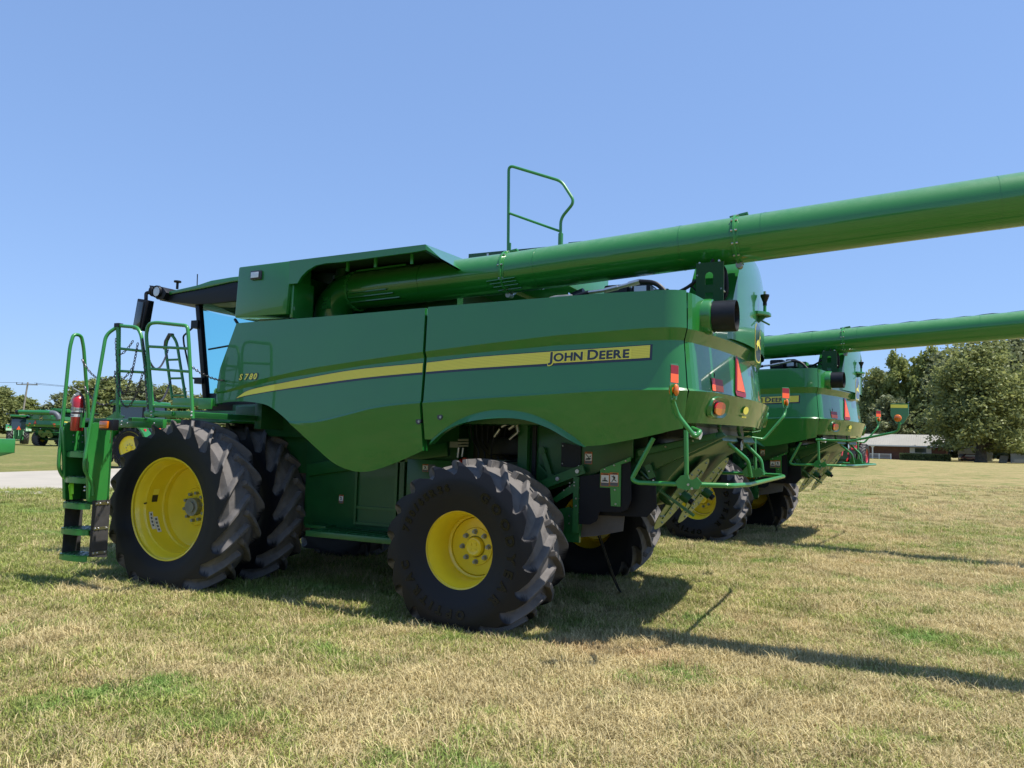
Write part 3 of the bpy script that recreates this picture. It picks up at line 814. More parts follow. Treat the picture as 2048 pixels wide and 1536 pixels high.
    mb.cyl((q_,by,bz+.205),(q_,by,bz+.22), .044, BLACK, 16); mb.cyl((q_,by,bz+.22),(q_,by,bz+.255), .014, STEEL, 10)
    mb.obj('beacon_mount', br)
    # ---- round black exhaust duct at the near rear corner
    mb = MB(); c = (5.72,.61,2.845)
    mb.lathe([(.131,-.10),(.133,.225),(.129,.227),(.124,.20),(.120,.0),(0,-.0)], BLACK, c, 48, 'x')
    mb.lathe([(.134,.034),(.148,.030),(.154,.01),(.156,-.12)], GREEN, c, 48, 'x')
    mb.obj('exhaust_duct', root)
    # ---- rear reflectors and the slow moving vehicle triangle
    def onrear(y, z, e=.012): 
        s = S_MID-(YC-y); 
        # find s for wanted y on the arc
        lo, hi = S_SEAM, S_MID
        for _ in range(30):
            mid = (lo+hi)/2
            if shellpt(mid, z).y < y: lo = mid
            else: hi = mid
        return shellpt(lo, z, e)
    for yy0, yy1 in ((.68,.93),(2*YC-.93,2*YC-.68)):
        mb = MB()
        def pt(y, z, e): 
            if y > YC: p = onrear(2*YC-y, z, e); return Vector((p.x, 2*YC-p.y, p.z))
            return onrear(y, z, e)
        mb.add([pt(yy0,2.22,.008), pt(yy1,2.22,.008), pt(yy1,2.275,.008), pt(yy0,2.275,.008)], [(0,1,2,3)], FLUOR)
        mb.add([pt(yy0,2.275,.008), pt(yy1,2.275,.008), pt(yy1,2.33,.008), pt(yy0,2.33,.008)], [(0,1,2,3)], DKRED)
        mb.obj('rear_reflector', o3, smooth=None)
    mb = MB()
    a, b, cc = .21, .0, 0
    T = [(-.15,2.215),(.15,2.215),(.18,2.245),(.025,2.60),(-.025,2.60),(-.18,2.245)]
    mb.add([onrear(1.42+y, z, .012) for y, z in T], [tuple(range(6))], DKRED)
    mb.add([onrear(1.42+y, z, .016) for y, z in ((-.135,2.265),(.135,2.265),(0,2.565))], [(0,1,2)], FLUOR)
    mb.obj('warning_triangle', o3, smooth=None)
    mb = MB()          # tie ring above reflector
    mb.tube([onrear(.72, 2.355, .02)+Vector((0,.012*math.cos(t*math.pi/4),.02*math.sin(t*math.pi/4))) for t in range(8)], .003, BLACK, 5, closed=True)
    mb.obj('tie_ring', o3)
    # badge: rounded upright plate with leaping deer
    mb = MB()
    def plate(hw, hh, e, m, z0=2.80, y0=YC-.02):
        pts = []
        for k in range(28):
            t = 2*math.pi*k/28; c_, s_ = math.cos(t), math.sin(t)
            pts.append((hw*math.copysign(abs(c_)**.55, c_), hh*math.copysign(abs(s_)**.75, s_)))
        xx = 5.903+e
        mb.add([(xx, y0+a_, z0+b_) for a_, b_ in pts], [tuple(range(28))], m)
    plate(.19,.20,.0,DECALY); plate(.175,.185,.002,DECALK)
    deer = [(-.14,-.03),(-.09,.01),(-.03,.03),(.04,.04),(.07,.08),(.05,.13),(.08,.12),(.09,.09),(.13,.08),(.12,.055),(.09,.05),(.08,.0),(.13,-.04),(.12,-.06),(.06,-.04),(0,-.03),(-.06,-.04),(-.10,-.09),(-.12,-.09),(-.09,-.03)]
    mb.add([(5.908, YC-.02+a_, 2.80+b_) for a_, b_ in deer], [tuple(range(len(deer)))], DECALY)
    mb.box((5.82,YC-.21,2.60),(5.902,YC+.17,3.0), GREEN)
    mb.obj('badge', o3, smooth=None)
    # tail lights in their recess
    for sgn in (0, 1):
        y0 = .72 if not sgn else 2*YC-.72
        mb = MB()
        def tp_(dy, z, e):
            yy = .72+dy; p = onrear(yy, z, e); return p if not sgn else Vector((p.x, 2*YC-p.y, p.z))
        def rr(hw, hh, z0, e, m, n=28, pw=.6):
            pts = []
            for k in range(n):
                t = 2*math.pi*k/n; c_, s_ = math.cos(t), math.sin(t)
                pts.append(tp_(hw*math.copysign(abs(c_)**pw, c_), z0+hh*math.copysign(abs(s_)**pw, s_), e))
            return pts
        r0 = rr(.19,.098,2.075,.038,GREEN); r1 = rr(.175,.086,2.075,.068,GREEN); r2 = rr(.13,.062,2.072,.052,GREEN)
        n = 28; mb.add(r0+r1+r2, [(i, (i+1) % n, n+(i+1) % n, n+i) for i in range(n)]+[(n+i, n+(i+1) % n, 2*n+(i+1) % n, 2*n+i) for i in range(n)]+[tuple(range(2*n, 3*n))], GREEN)
        lt = mb.obj('tail_light_recess', o3, smooth=50)
        mb = MB()
        pts = rr(.10,.055,2.065,.058,None,32,.8); up_ = [p for p in pts if p.z >= 2.055]; dn = [p for p in pts if p.z <= 2.075]
        e2 = Vector((.012,0,0))
        bk = rr(.112,.062,2.065,.054,None,32,.8); mb.add(bk, [tuple(range(32))], DECALK)
        mb.prism(up_, e2, REDLENS) if len(up_) > 2 else None
        mb.prism([p+Vector((.003,0,0)) for p in dn], e2, AMBER)
        mb.obj('tail_light', lt, smooth=None)
    mb = MB(); mb.add([onrear(1.42+.085*math.cos(t*math.pi/10), 2.085+.036*math.sin(t*math.pi/10), .058) for t in range(20)], [tuple(range(20))], DECALY)
    mb.add([onrear(1.42+a, b, .052) for a, b in ((-.07,2.018),(.07,2.018),(.07,2.032),(-.07,2.032))], [(0,1,2,3)], DECALY)
    mb.obj('round_label', o3)
    # ---- hinged marker arms
    def marker(kind, name='marker_arm'):
        swung = kind == 'swung'
        P = {'near': [(5.70,.10,1.88),(5.82,-.17,1.85),(5.79,-.20,1.805),(5.66,-.22,1.97),(5.635,-.28,2.08),(5.655,-.33,2.08),(5.655,-.33,2.12)],
             'far': [(5.40,3.95,1.90),(5.42,4.30,1.89),(5.63,4.42,1.86),(5.86,4.52,2.16),(5.875,4.58,2.22),(5.875,4.58,2.32)],
             'swung': [(5.60,.15,1.84),(6.15,.02,1.83),(6.80,-.22,1.97),(6.86,-.24,2.01),(6.87,-.24,2.12)]}[kind]
        o_ = Vector(P[0]); e = empty(name, o_, 0, root); P = [Vector(p)-o_ for p in P]
        MB().tube(P, .0175, GREEN2, 12, fillet=.04).obj('arm_tube', e)
        hd = P[-1]; mb = MB()
        if not swung:
            pl = [(-.035,.0),(.035,.0),(.062,.10),(.062,.245),(.04,.27),(-.055,.262),(-.062,.10)]
            k = 1.0 if kind == 'near' else 1.35
            ra = math.radians(18 if kind == 'near' else 30); uy = Vector((-math.sin(ra)*-1, math.cos(ra), 0)); un = Vector((math.cos(ra), -math.sin(ra), 0))
            if kind == 'far': uy = Vector((math.sin(ra), math.cos(ra), 0))
            mb.prism([hd+uy*a*k+Vector((0,0,b-.04)) for a, b in pl], un*.006, GREEN)
            for z0_, z1_, mm_ in ((.085,.150,FLUOR),(.150,.215,DKRED)):
                mb.add([hd+un*.0085+uy*a*k+Vector((0,0,z_)) for a, z_ in ((-.052,z0_),(.052,z0_),(.052,z1_),(-.052,z1_))], [(0,1,2,3)], mm_)
        else:
            pl = [(-.05,.0),(.05,.0),(.12,.12),(.12,.30),(-.12,.30),(-.12,.12)]
            mb.prism([hd+Vector((a*.96,a*.3,b-.02)) for a, b in pl], (.003,.01,0), GREEN)
            mb.prism([hd+Vector((a*.96-.003,a*.3-.004,b-.02)) for a, b in ((-.115,.235),(.115,.235),(.115,.285),(-.115,.285))], (.0,-.004,0), DECALY)
        mb.obj('reflector_plate', e, smooth=None)
        mb = MB()
        if swung: mb.ball(hd+Vector((-.02,-.03,.06)), .055, AMBER, (1,.5,1), 16)
        else:
            mb.ball(hd+Vector((.020,0,.03)), .036, AMBER, (.6,1,1.3), 16); mb.ball(hd+Vector((-.014,0,.03)), .036, AMBER, (.6,1,1.2), 14)
        mb.cyl(hd+Vector((0,0,-.03)), hd+Vector((0,0,-.015)), .026, GREEN2, 12)
        mb.obj('amber_lamp', e)
        return e
    build_combine.marker = marker
    # ---- rear guard rails
    mb = MB()
    mb.tube([(5.332,.3,1.80),(5.150,.3,1.45),(5.20,.3,1.425),(5.57,.3,1.43),(5.61,.3,1.5),(5.60,.3,1.87)], .019, GREEN2, 12, fillet=.05)
    mb.tube([(5.332,2*YC-.3,1.80),(5.150,2*YC-.3,1.45),(5.20,2*YC-.3,1.425),(5.57,2*YC-.3,1.43),(5.61,2*YC-.3,1.5),(5.60,2*YC-.3,1.87)], .019, GREEN2, 12, fillet=.05)
    mb.tube([(5.62,.34,1.43),(5.93,.45,1.43),(6.02,.80,1.43),(6.00,2*YC-.8,1.43),(5.93,2*YC-.45,1.43),(5.62,2*YC-.34,1.43)], .020, GREEN2, 12, fillet=.05)
    mb.obj('guard_rail', root)
    mb = MB()
    pg = [(a_*.85, b_*.85) for a_, b_ in [(-.10,.0),(-.05,.06),(.02,.07),(.03,.03),(.06,.02),(.10,.05),(.15,.0),(.12,-.06),(.0,-.075),(-.08,-.06)]]
    for y in (.28, 2*YC-.28):
        mb = MB(); mb.prism([(5.61+a,y,1.45+b) for a, b in pg], (0,.012,0), GREEN2)
        for a, b in ((.02,-.01),(.05,-.04)): mb.cyl((5.61+a,y-.012,1.44+b),(5.61+a,y+.0,1.44+b), .010, STEEL, 8)
        mb.obj('guard_bracket', root)
    MB().prism([(5.80+a,2.3,1.50+b) for a, b in pg], (0,.012,0), GREEN2).obj('guard_bracket', root)
    mb = MB()
    mb.tube([(5.62,1.55,1.92),(5.66,1.57,1.82),(5.86,1.75,1.62),(5.88,1.80,1.46)], .019, GREEN2, 10, fillet=.04)
    mb.obj('guard_stay', root); mb = MB(); mb.tube([(5.62,2.6,1.92),(5.66,2.6,1.82),(5.86,2.6,1.62),(5.88,2.6,1.46)], .019, GREEN2, 10, fillet=.04)
    mb.obj('guard_stay', root)
    mb = MB(); mb.box((5.30,.85,1.82),(5.56,2*YC-.85,1.93), BLACK); mb.cyl((5.56,2.0,1.82),(5.76,1.98,1.77), .06, BLACK, 16); mb.cyl((5.76,1.98,1.77),(5.765,1.98,1.77), .055, LAMPG, 16)
    mb.cyl((5.60,.50,1.85),(5.68,.49,1.83), .035, LAMPG, 14)
    mb.obj('rear_lamp', root)
    # ---- straw chopper housing, tailboard and spreader discs
    mb = MB()
    ya, yb = 1.15, 2*YC-1.15
    mb.prism([(4.40,ya,1.60),(4.98,ya,1.70),(5.70,ya,1.86),(5.74,ya,1.80),(5.42,ya,1.64),(5.26,ya,1.46),(5.06,ya,1.18),(4.95,ya,1.13),(4.60,ya,1.2),(4.40,ya,1.25)], (0,yb-ya,0), DKGREEN)
    mb.prism([(4.95,ya-.10,1.70),(5.74,ya-.10,1.88),(5.78,ya-.10,1.84),(5.10,ya-.10,1.50),(4.95,ya-.1,1.58)], (0,.08,0), DKGREEN)
    mb.bar((4.95,ya-.03,1.50),(5.20,ya+.2,1.18), .14, .02, DKGREEN)
    mb.obj('chopper_housing', root, bevel=.006)
    mb = MB()
    mb.bar((4.99,ya-.14,1.66),(5.70,ya-.14,1.84), .02, .05, MIDG); mb.bar((5.08,ya-.14,1.56),(5.13,ya-.14,1.44), .02, .06, MIDG)
    mb.bar((4.98,ya+.02,1.44),(5.46,ya+.10,1.10), .10, .02, MIDG)
    for x, z in ((5.05,1.68),(5.25,1.73),(5.1,1.5),(5.14,1.42),(5.5,1.79)): mb.bolt((x,ya-.16,z), (0,-1,0), .010, STEEL)
    mb.obj('tailboard_frame', root)
    for yc_, cx_, cz_ in ((1.76,5.215,1.262),(2.54,5.262,1.270)):
        d = Vector((.575,0,.818)); yv = Vector((0,1,0)); nn = d.cross(yv); c_ = Vector((cx_,yc_,cz_)); rad = .445
        mb = MB(); ring = [c_+d*rad*math.cos(t*math.pi/32)+yv*rad*.86*math.sin(t*math.pi/32) for t in range(64)]
        mb.prism(ring, -nn*.006, DISCM)
        di = mb.obj('spreader_disc', root, smooth=30)
        n1 = -nn if (-nn).dot(Vector((1,-1,0))) > 0 else nn
        mb = MB()
        for k in range(22):
            a = k*2.399; q = rad*.9*math.sqrt((k+.5)/22); p = c_+d*q*math.cos(a)+yv*q*.86*math.sin(a); 
            mb.cyl(p, p+n1*.02, .011, STEEL, 6)
        for sgx in (-1, 1):
            mb.bar(c_+d*.02*sgx+yv*.13*sgx+n1*.01, c_+d*.30*sgx+yv*.10*sgx+n1*.01, .012, .012, DKGREEN)
        mb.cyl(c_, c_+n1*.10, .05, DKGREEN, 14); mb.cyl(c_+n1*.10, c_+n1*.14, .03, BLACK, 10)
        mb.obj('disc_hub', di)
    # ---- flaps between chopper and rear wheel
    mb = MB()
    y = .90
    mb.prism([(4.455,y,1.425),(4.72,y,1.47),(4.95,y,1.60),(4.965,y,1.24),(4.93,y,1.15),(4.86,y,1.115),(4.66,y,1.11),(4.63,y,1.02),(4.57,y,.985),(4.44,y,.98)], (0,.012,0), RUBBER_FLAP)
    mb.obj('rubber_flap', root, smooth=None)
    MB().prism([(4.50,1.02,1.2),(5.15,1.02,1.45),(5.17,1.02,1.18),(5.08,1.02,1.08),(4.5,1.02,1.06)], (0,.012,0), RUBBER_FLAP).obj('rubber_flap', root, smooth=None)
    MB().prism([(4.46,1.05,1.15),(4.86,1.05,1.15),(4.84,1.05,.93),(4.6,1.05,.87),(4.42,1.05,.84)], (0,.012,0), GREYSHEET).obj('grey_flap', root, smooth=None)
    mb = MB(); y = .885
    mb.prism([(4.665,y,1.50),(4.955,y,1.625),(4.955,y,1.59),(4.865,y,1.555),(4.865,y,1.17),(4.775,y,1.17),(4.765,y,1.335),(4.665,y,1.335)], (0,.012,0), GREEN2)
    sp = mb.obj('flap_plate', root, smooth=None)
    mb = MB()
    for x, z in ((4.71,1.505),(4.80,1.545),(4.91,1.59),(4.81,1.32),(4.82,1.19)): mb.bolt((x,y,z), (0,-1,0), .011, STEEL)
    for z in (1.32,1.22,1.09): mb.bolt((4.45,.895,z), (0,-1,0), .008, STEEL)
    mb.obj('bolt', sp)
    mb = MB(); sticker_mb(mb, (4.672,y-.001,1.348), (1,0,0), (0,0,1), .084, .122, 1); sticker_mb(mb, (4.760,y-.001,1.352), (1,0,0), (0,0,1), .084, .126, 0)
    mb.obj('safety_sticker', sp, smooth=None)
    # ---- lower chassis, side sieve body and rear frame
    mb = MB()
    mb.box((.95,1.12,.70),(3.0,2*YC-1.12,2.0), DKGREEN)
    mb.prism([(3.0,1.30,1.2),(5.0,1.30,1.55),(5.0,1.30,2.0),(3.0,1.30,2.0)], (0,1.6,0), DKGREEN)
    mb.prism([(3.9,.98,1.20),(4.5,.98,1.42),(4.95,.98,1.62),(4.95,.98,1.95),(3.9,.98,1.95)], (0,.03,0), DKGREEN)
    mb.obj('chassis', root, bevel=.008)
    mb = MB()      # side door frame and perforated grille
    mb.box((1.70,1.075,.77),(1.73,1.12,1.75), MIDG); mb.box((2.24,1.065,.77),(2.275,1.12,1.75), MIDG); mb.box((2.30,1.07,.77),(2.36,1.12,1.75), DKGREEN)
    mb.box((1.70,1.078,.77),(2.26,1.12,.80), MIDG); mb.box((1.70,1.08,.945),(2.26,1.12,.975), MIDG)
    gf = mb.obj('grille_frame', root)
    mb = MB(); mb.box((1.73,1.10,.80),(2.24,1.118,.945), GRILLE); mb.box((1.73,1.10,.975),(2.24,1.118,1.72), GRILLE); mb.obj('grille', gf, smooth=None)
    mb = MB(); mb.box((2.40,1.06,.80),(2.95,1.12,1.52), MIDG); mb.box((1.0,1.07,1.42),(2.9,1.12,1.56), MIDG, Matrix.Rotation(math.radians(-9), 3, 'Y')); mb.obj('side_door', root, bevel=.006)
    mb = MB(); mb.box((1.12,.95,.70),(1.42,1.12,.735), MIDG); mb.box((1.42,.62,.66),(3.05,1.12,.72), MIDG)
    for k in range(12): mb.bar((1.55+.12*k,.70,.724),(1.62+.12*k,1.0,.724), .035, .010, MIDG)
    mb.obj('running_step', root, bevel=.004)
    mb = MB(); sticker_mb(mb, (1.455,1.118,.985), (1,0,0), (0,0,1), .062, .095, 0)
    mb.obj('safety_sticker', root, smooth=None)
    mb = MB(); sticker_mb(mb, (2.60,1.058,1.39), (1,0,0), (0,0,1), .07, .08, 0); mb.add([(2.67,1.055,1.39),(2.76,1.055,1.39),(2.76,1.055,1.47),(2.67,1.055,1.47)], [(0,1,2,3)], GREYL)
    mb.obj('safety_sticker', root, smooth=None)
    mb = MB(); sticker_mb(mb, (4.475,.975,1.545), (1,0,0), (0,0,1), .075, .115, 2); mb.obj('safety_sticker', root, smooth=None)
    mb = MB()       # rear axle frame visible right of the wheel
    mb.bar((4.00,.90,1.30),(4.50,.90,1.50), .03, .085, MIDG); mb.box((4.40,.88,.90),(4.455,.93,1.42), MIDG)
    mb.prism([(4.18,.9,1.20),(4.44,.9,1.40),(4.44,.9,1.30),(4.3,.9,1.22),(4.22,.9,1.17)], (0,.02,0), MIDG)
    mb.prism([(4.12,.95,.90),(4.41,.95,.90),(4.41,.95,1.10),(4.33,.95,1.13),(4.22,.95,1.10),(4.15,.95,1.02)], (0,.05,0), MIDG)
    mb.box((4.0,.96,.80),(4.44,1.0,.90), MIDG)
    for x, z in ((4.04,1.315),(4.24,1.395),(4.44,1.475)): mb.cyl((x,.885,z),(x,.865,z), .019, STEEL, 12)
    for x, z in ((4.36,1.36),(4.36,1.33),(4.41,1.37),(4.41,1.34),(4.43,1.22),(4.43,1.15),(4.30,1.29),(4.36,.98),(4.36,1.05)): mb.bolt((x,.88 if x > 4.4 else .895,z), (0,-1,0), .010, STEEL)
    mb.obj('axle_frame', root)
    mb = MB()       # column and crank above the wheel
    mb.box((3.80,.90,1.15),(3.90,.98,1.95), MIDG); mb.box((3.93,.95,1.2),(3.97,1.0,1.95), BLACK)
    mb.prism([(3.3,1.02,1.55),(3.9,1.02,1.55),(3.9,1.02,1.25),(3.3,1.02,1.25)], (0,.02,0), DULLG)
    mb.prism([(3.99,1.0,1.93),(4.42,1.0,1.90),(4.42,1.0,1.62),(4.2,1.0,1.40),(3.99,1.0,1.45)], (0,.02,0), DULLG)
    mb.cyl((4.04,.98,1.66),(4.04,.93,1.66), .035, MIDG, 16); mb.cyl((4.15,.98,1.40),(4.15,.92,1.40), .038, MIDG, 16); mb.bar((4.045,.945,1.66),(4.14,.945,1.40), .012, .045, MIDG, up=(1,0,0)); mb.bar((4.0,.955,1.52),(4.11,.955,1.42), .012, .02, MIDG)
    mb.prism([(4.24,.955,1.74),(4.44,.955,1.71),(4.44,.955,1.51),(4.24,.955,1.51)], (0,.04,0), BLACK)
    for x, z in ((4.255,1.71),(4.255,1.54),(4.425,1.525)): mb.bolt((x,.955,z), (0,-1,0), .009, STEEL)
    mb.obj('chopper_drive', root)
    mb = MB()       # fuel/plastic tank and hoses in the arch
    mb.box((3.42,.98,1.60),(3.82,1.3,1.78), BLACK); mb.box((3.1,1.25,1.5),(3.8,1.3,1.95), BLACK)
    mb.obj('plastic_tank', root, bevel=.03)
    mb = MB()
    for (a, b, r_) in (((3.62,.85,1.86),(3.56,.85,1.78),.016),((3.64,.85,1.88),(3.72,.85,1.92),.018),((3.72,.85,1.86),(3.78,.85,1.90),.018),((3.80,.85,1.92),(3.82,.85,1.83),.016),((3.82,.85,1.83),(3.73,.85,1.76),.016)):
        mb.cyl(a, b, r_, STEEL, 10)
    for k in range(3): mb.cyl((3.12,.9,1.68+.03*k),(3.24,.9,1.685+.03*k), .011, DULLSTEEL, 8)
    mb.cyl((3.13,.9,1.66),(3.12,.9,1.56), .012, STEEL, 8); mb.cyl((3.18,.9,1.66),(3.17,.9,1.57), .010, STEEL, 8)
    mb.box((3.02,.9,1.66),(3.12,.96,1.72), DULLSTEEL)
    mb.obj('hydraulic_fitting', root)
    mb = MB()
    mb.tube([(3.56,.85,1.78),(3.53,.86,1.68),(3.50,.9,1.54)], .009, BLACK, 8, fillet=.03)
    for k in range(7):
        y_ = .95+.04*k; mb.tube([(3.22+.05*k,y_,1.95),(3.25+.04*k,y_,1.75-.02*k),(3.35+.04*k,y_,1.62),(3.30+.08*k,y_,1.48)], .010, BLACK, 8, fillet=.08)
    mb.tube([(3.75,.93,1.56),(3.84,.93,1.56)], .012, BLACK, 8); mb.tube([(3.62,.93,1.53),(3.86,.93,1.56)], .011, BLACK, 8)
    mb.obj('hydraulic_hose', root)
    mb = MB(); mb.cyl((3.12,.95,1.52),(3.20,.95,1.50), .03, REDP, 12); mb.box((3.16,.93,1.48),(3.2,.98,1.56), REDP); mb.obj('red_valve', root)
    # hanging cable under the rear axle
    mb = MB(); mb.tube([(4.46,1.35,.92),(4.50,1.6,.55),(4.42,2.2,.18),(4.30,2.75,.03)], .009, BLACK, 6, fillet=.4)
    mb.tube([(4.48,1.35,.92),(4.53,1.62,.5),(4.45,2.2,.16),(4.30,2.75,.025)], .007, BLACK, 6, fillet=.4); mb.obj('hanging_cable', root)
    # ---- front inner structure by the wheel arch
    mb = MB()
    mb.prism([(-.30,1.15,1.30),(.95,1.15,1.30),(1.3,1.15,1.9),(1.3,1.15,2.15),(-.30,1.15,2.1)], (0,1.9,0), DKGREEN)
    mb.box((.45,.95,1.72),(1.35,1.2,2.06), DKGREEN); mb.box((.62,.6,1.8),(.72,1.1,2.1), DKGREEN)
    mb.obj('front_frame', root, bevel=.006)
    mb = MB(); mb.prism([(-1.5,1.2,.7),(-.3,1.2,1.1),(-.3,1.2,1.7),(-1.5,1.2,1.2)], (0,1.7,0), DKGREEN); mb.obj('feeder_house', root, bevel=.01)
    # ---- operator platform
    mb = MB()
    mb.box((-1.16,.02,1.775),(-.16,.07,1.872), GREEN2); mb.box((-1.30,.55,1.86),(.3,1.15,1.885), GREEN2)
    mb.box((-.02,-.33,1.885),(.68,-.30,1.955), GREEN2); mb.box((.0,-.36,1.90),(.42,-.33,1.945), GREEN2)
    mb.box((-.45,-.20,1.845),(-.38,.60,1.885), DKGREEN); mb.box((.60,-.30,1.89),(.66,.60,1.95), DKGREEN); mb.box((.0,-.30,1.90),(.05,.6,1.94), DKGREEN)
    mb.box((-1.05,-.34,1.81),(-.62,-.26,1.865), GREEN2)
    mb.obj('platform', root, bevel=.005)
    mb = MB()
    mb.box((-1.2,1.0,2.075),(-.45,1.05,2.175), GREEN2); mb.box((-.70,.97,2.035),(-.48,1.0,2.17), GREEN2); mb.box((-.9,1.05,1.88),(.3,1.1,2.02), DKGREEN)
    mb.box((.30,.62,1.88),(.62,.66,2.06), DKGREEN)
    mb.obj('cab_base', root, bevel=.005)
    mb = MB()
    for x, z in ((-.84,1.845),(-.84,1.805),(-.74,1.825),(-.30,1.83)): mb.bolt((x,.02,z), (0,-1,0), .012, STEEL)
    for x in (.13,.72):
        for z in (1.945,1.91): mb.bolt((x,-.37,z), (0,-1,0), .012, STEEL)
    mb.obj('bolt', root)
    # ladder
    lad = empty('ladder', (-.815,-.455,.365), 0, root); lad.scale = (.88,1,.918); L0 = Vector((-1.47,0,.28))
    mb = MB()
    for x in (-1.72,-1.22):
        mb.prism([Vector((x,y_,z_))-L0 for y_, z_ in ((-.02,.93),(.20,.93),(.19,1.86),(-.04,1.86),(-.10,1.80),(-.06,1.4),(-.05,1.2))], (.012 if x < -1.5 else -.012,0,0), GREEN2)
        mb.prism([Vector((x,y_,z_))-L0 for y_, z_ in ((-.04,.95),(-.02,.93),(-.06,1.4),(-.10,1.80),(-.12,1.80),(-.08,1.4))], (.05 if x < -1.5 else -.05,0,0), GREEN2)
    mb.box(Vector((-1.72,.17,.93))-L0, Vector((-1.22,.19,1.86))-L0, DKGREEN)
    mb.obj('ladder_frame', lad, bevel=.003)
    mb = MB()
    for x in (-1.725,-1.215): mb.prism([Vector((x,y_,z_))-L0 for y_, z_ in ((.0,.30),(.21,.27),(.21,.95),(.0,.95))], (.006,0,0), GREYSHEET2)
    mb.obj('side_strap', lad, smooth=None)
    mb = MB()
    for z in (.33,.615,.905):
        mb.box(Vector((-1.214,.03,z-.012))-L0, Vector((-1.205,.20,z+.022))-L0, STEEL)
        for y_ in (.05,.09,.18): mb.bolt(Vector((-1.205,y_,z+.005))-L0, (1,0,0), .012, STEEL)
    for z in (1.07,1.11): mb.bolt(Vector((-1.23,-.09,z))-L0, (0,-1,0), .013, STEEL)
    for z, y_ in ((1.70,.03),(1.70,.14),(1.62,.03),(1.62,.14)): mb.bolt(Vector((-1.71,y_,z))-L0, (1,0,0), .011, STEEL)
    mb.obj('strap_clamp', lad)
    for z in (.30,.60,.90,1.20,1.50):
        mb = MB()
        front = [(-1.71,-.02),(-1.66,-.065),(-1.55,-.085),(-1.40,-.085),(-1.29,-.065),(-1.23,-.02)]
        mb.prism([Vector((x_,y_,z))-L0 for x_, y_ in front+[(-1.23,.17),(-1.71,.17)]], (0,0,.012), GREEN2)
        n = len(front); mb.prism([Vector((x_,y_,z-.055))-L0 for x_, y_ in front+[(x2,y2+.012) for x2, y2 in reversed(front)]], (0,0,.068), GREEN2)
        for k in range(5):
            for j in range(3): mb.box(Vector((-1.66+.085*k,-.04+.07*j,z+.012))-L0, Vector((-1.60+.085*k,.005+.07*j,z+.020))-L0, DKGREEN)
        mb.obj('step', lad)
    mb = MB(); mb.box(Vector((-1.62,.19,.50))-L0, Vector((-1.24,.20,.62))-L0, DKGREEN); mb.obj('rear_plate', lad)
    mb = MB(); sticker_mb(mb, Vector((-1.45,.165,1.62))-L0, (1,0,0), (0,0,1), .11, .16, 0); sticker_mb(mb, Vector((-1.32,.165,1.62))-L0, (1,0,0), (0,0,1), .11, .16, 1); mb.obj('safety_sticker', lad, smooth=None)
    # turn signal
    mb = MB(); mb.box((-.41,-.565,1.735),(-.20,-.49,1.85), BLACK); sg_ = mb.obj('turn_signal', root, bevel=.012)
    MB().box((-.385,-.59,1.755),(-.26,-.555,1.832), AMBER).obj('lens', sg_, bevel=.01)
    # hand rails of the ladder
    def rail(pts, r_=.019, f=.07, cross=()):
        mb = MB(); mb.tube(pts, r_, GREEN2, 12, fillet=f)
        for c_ in cross: mb.tube(c_, .015, GREEN2, 10)
        return mb.obj('hand_rail', root)
    rail([(-1.04,-.36,1.08),(-1.04,-.46,1.17),(-1.04,-.56,1.29),(-1.04,-.565,1.45),(-1.04,-.53,2.65),(-1.04,-.50,2.79),(-1.04,-.41,2.79),(-1.04,-.37,2.66),(-1.04,-.25,1.87)], f=.08)
    rail([(-.60,-.45,1.03),(-.60,-.46,1.17),(-.60,-.57,1.31),(-.60,-.57,1.44),(-.60,-.425,2.78),(-.52,-.35,2.875)], f=.07)
    rail([(-.41,-.35,1.87),(-.505,-.35,2.88)], r_=.024)
    rail([(-.505,-.35,2.89),(-.66,-.25,2.87),(-.62,-.25,2.72),(-.44,-.35,2.05)], r_=.017, f=.06)
    rail([(-.505,-.35,2.885),(-.20,-.35,2.855),(-.13,-.35,2.77),(.12,-.35,1.88)], f=.1, cross=[[(-.50,-.35,2.635),(-.06,-.35,2.59)],[(-.47,-.35,2.385),(.01,-.35,2.36)]])
    rail([(.14,-.35,1.88),(-.055,-.35,2.77),(-.03,-.35,2.885),(.09,-.35,2.895),(.47,-.35,2.85),(.56,-.35,2.84),(.585,-.35,2.73),(.72,-.35,1.88)], f=.07, cross=[[(.0,-.35,2.64),(.60,-.35,2.60)],[(.05,-.35,2.40),(.64,-.35,2.36)],[(-.40,-.35,2.01),(.71,-.35,1.995)]])
    rail([(-1.44,1.2,2.16),(-1.64,1.2,2.88),(-1.57,1.2,3.07),(-1.43,1.2,2.95),(-1.19,1.2,2.17)], f=.09, cross=[[(-1.57,1.2,2.70),(-1.36,1.2,2.70)],[(-1.52,1.2,2.45),(-1.28,1.2,2.45)],[(-1.46,1.2,2.22),(-1.21,1.2,2.22)]])
    MB().tube([(-1.64,1.2,2.84),(-1.63,1.2,2.95),(-1.57,1.2,3.04),(-1.51,1.2,3.03)], .026, GREYSHEET, 10).obj('grip_sleeve', root)
    MB().box((-.54,-.38,2.87),(-.47,-.32,2.91), BLACK).obj('rail_clip', root)
    mb = MB()
    mb.prism([(-.60,-.37,1.865),(-.33,-.37,1.865),(-.28,-.37,1.89),(-.36,-.37,1.91),(-.38,-.37,1.94),(-.45,-.37,1.94),(-.49,-.37,1.91)], (0,.012,0), GREEN2)
    mb.obj('rail_foot', root)
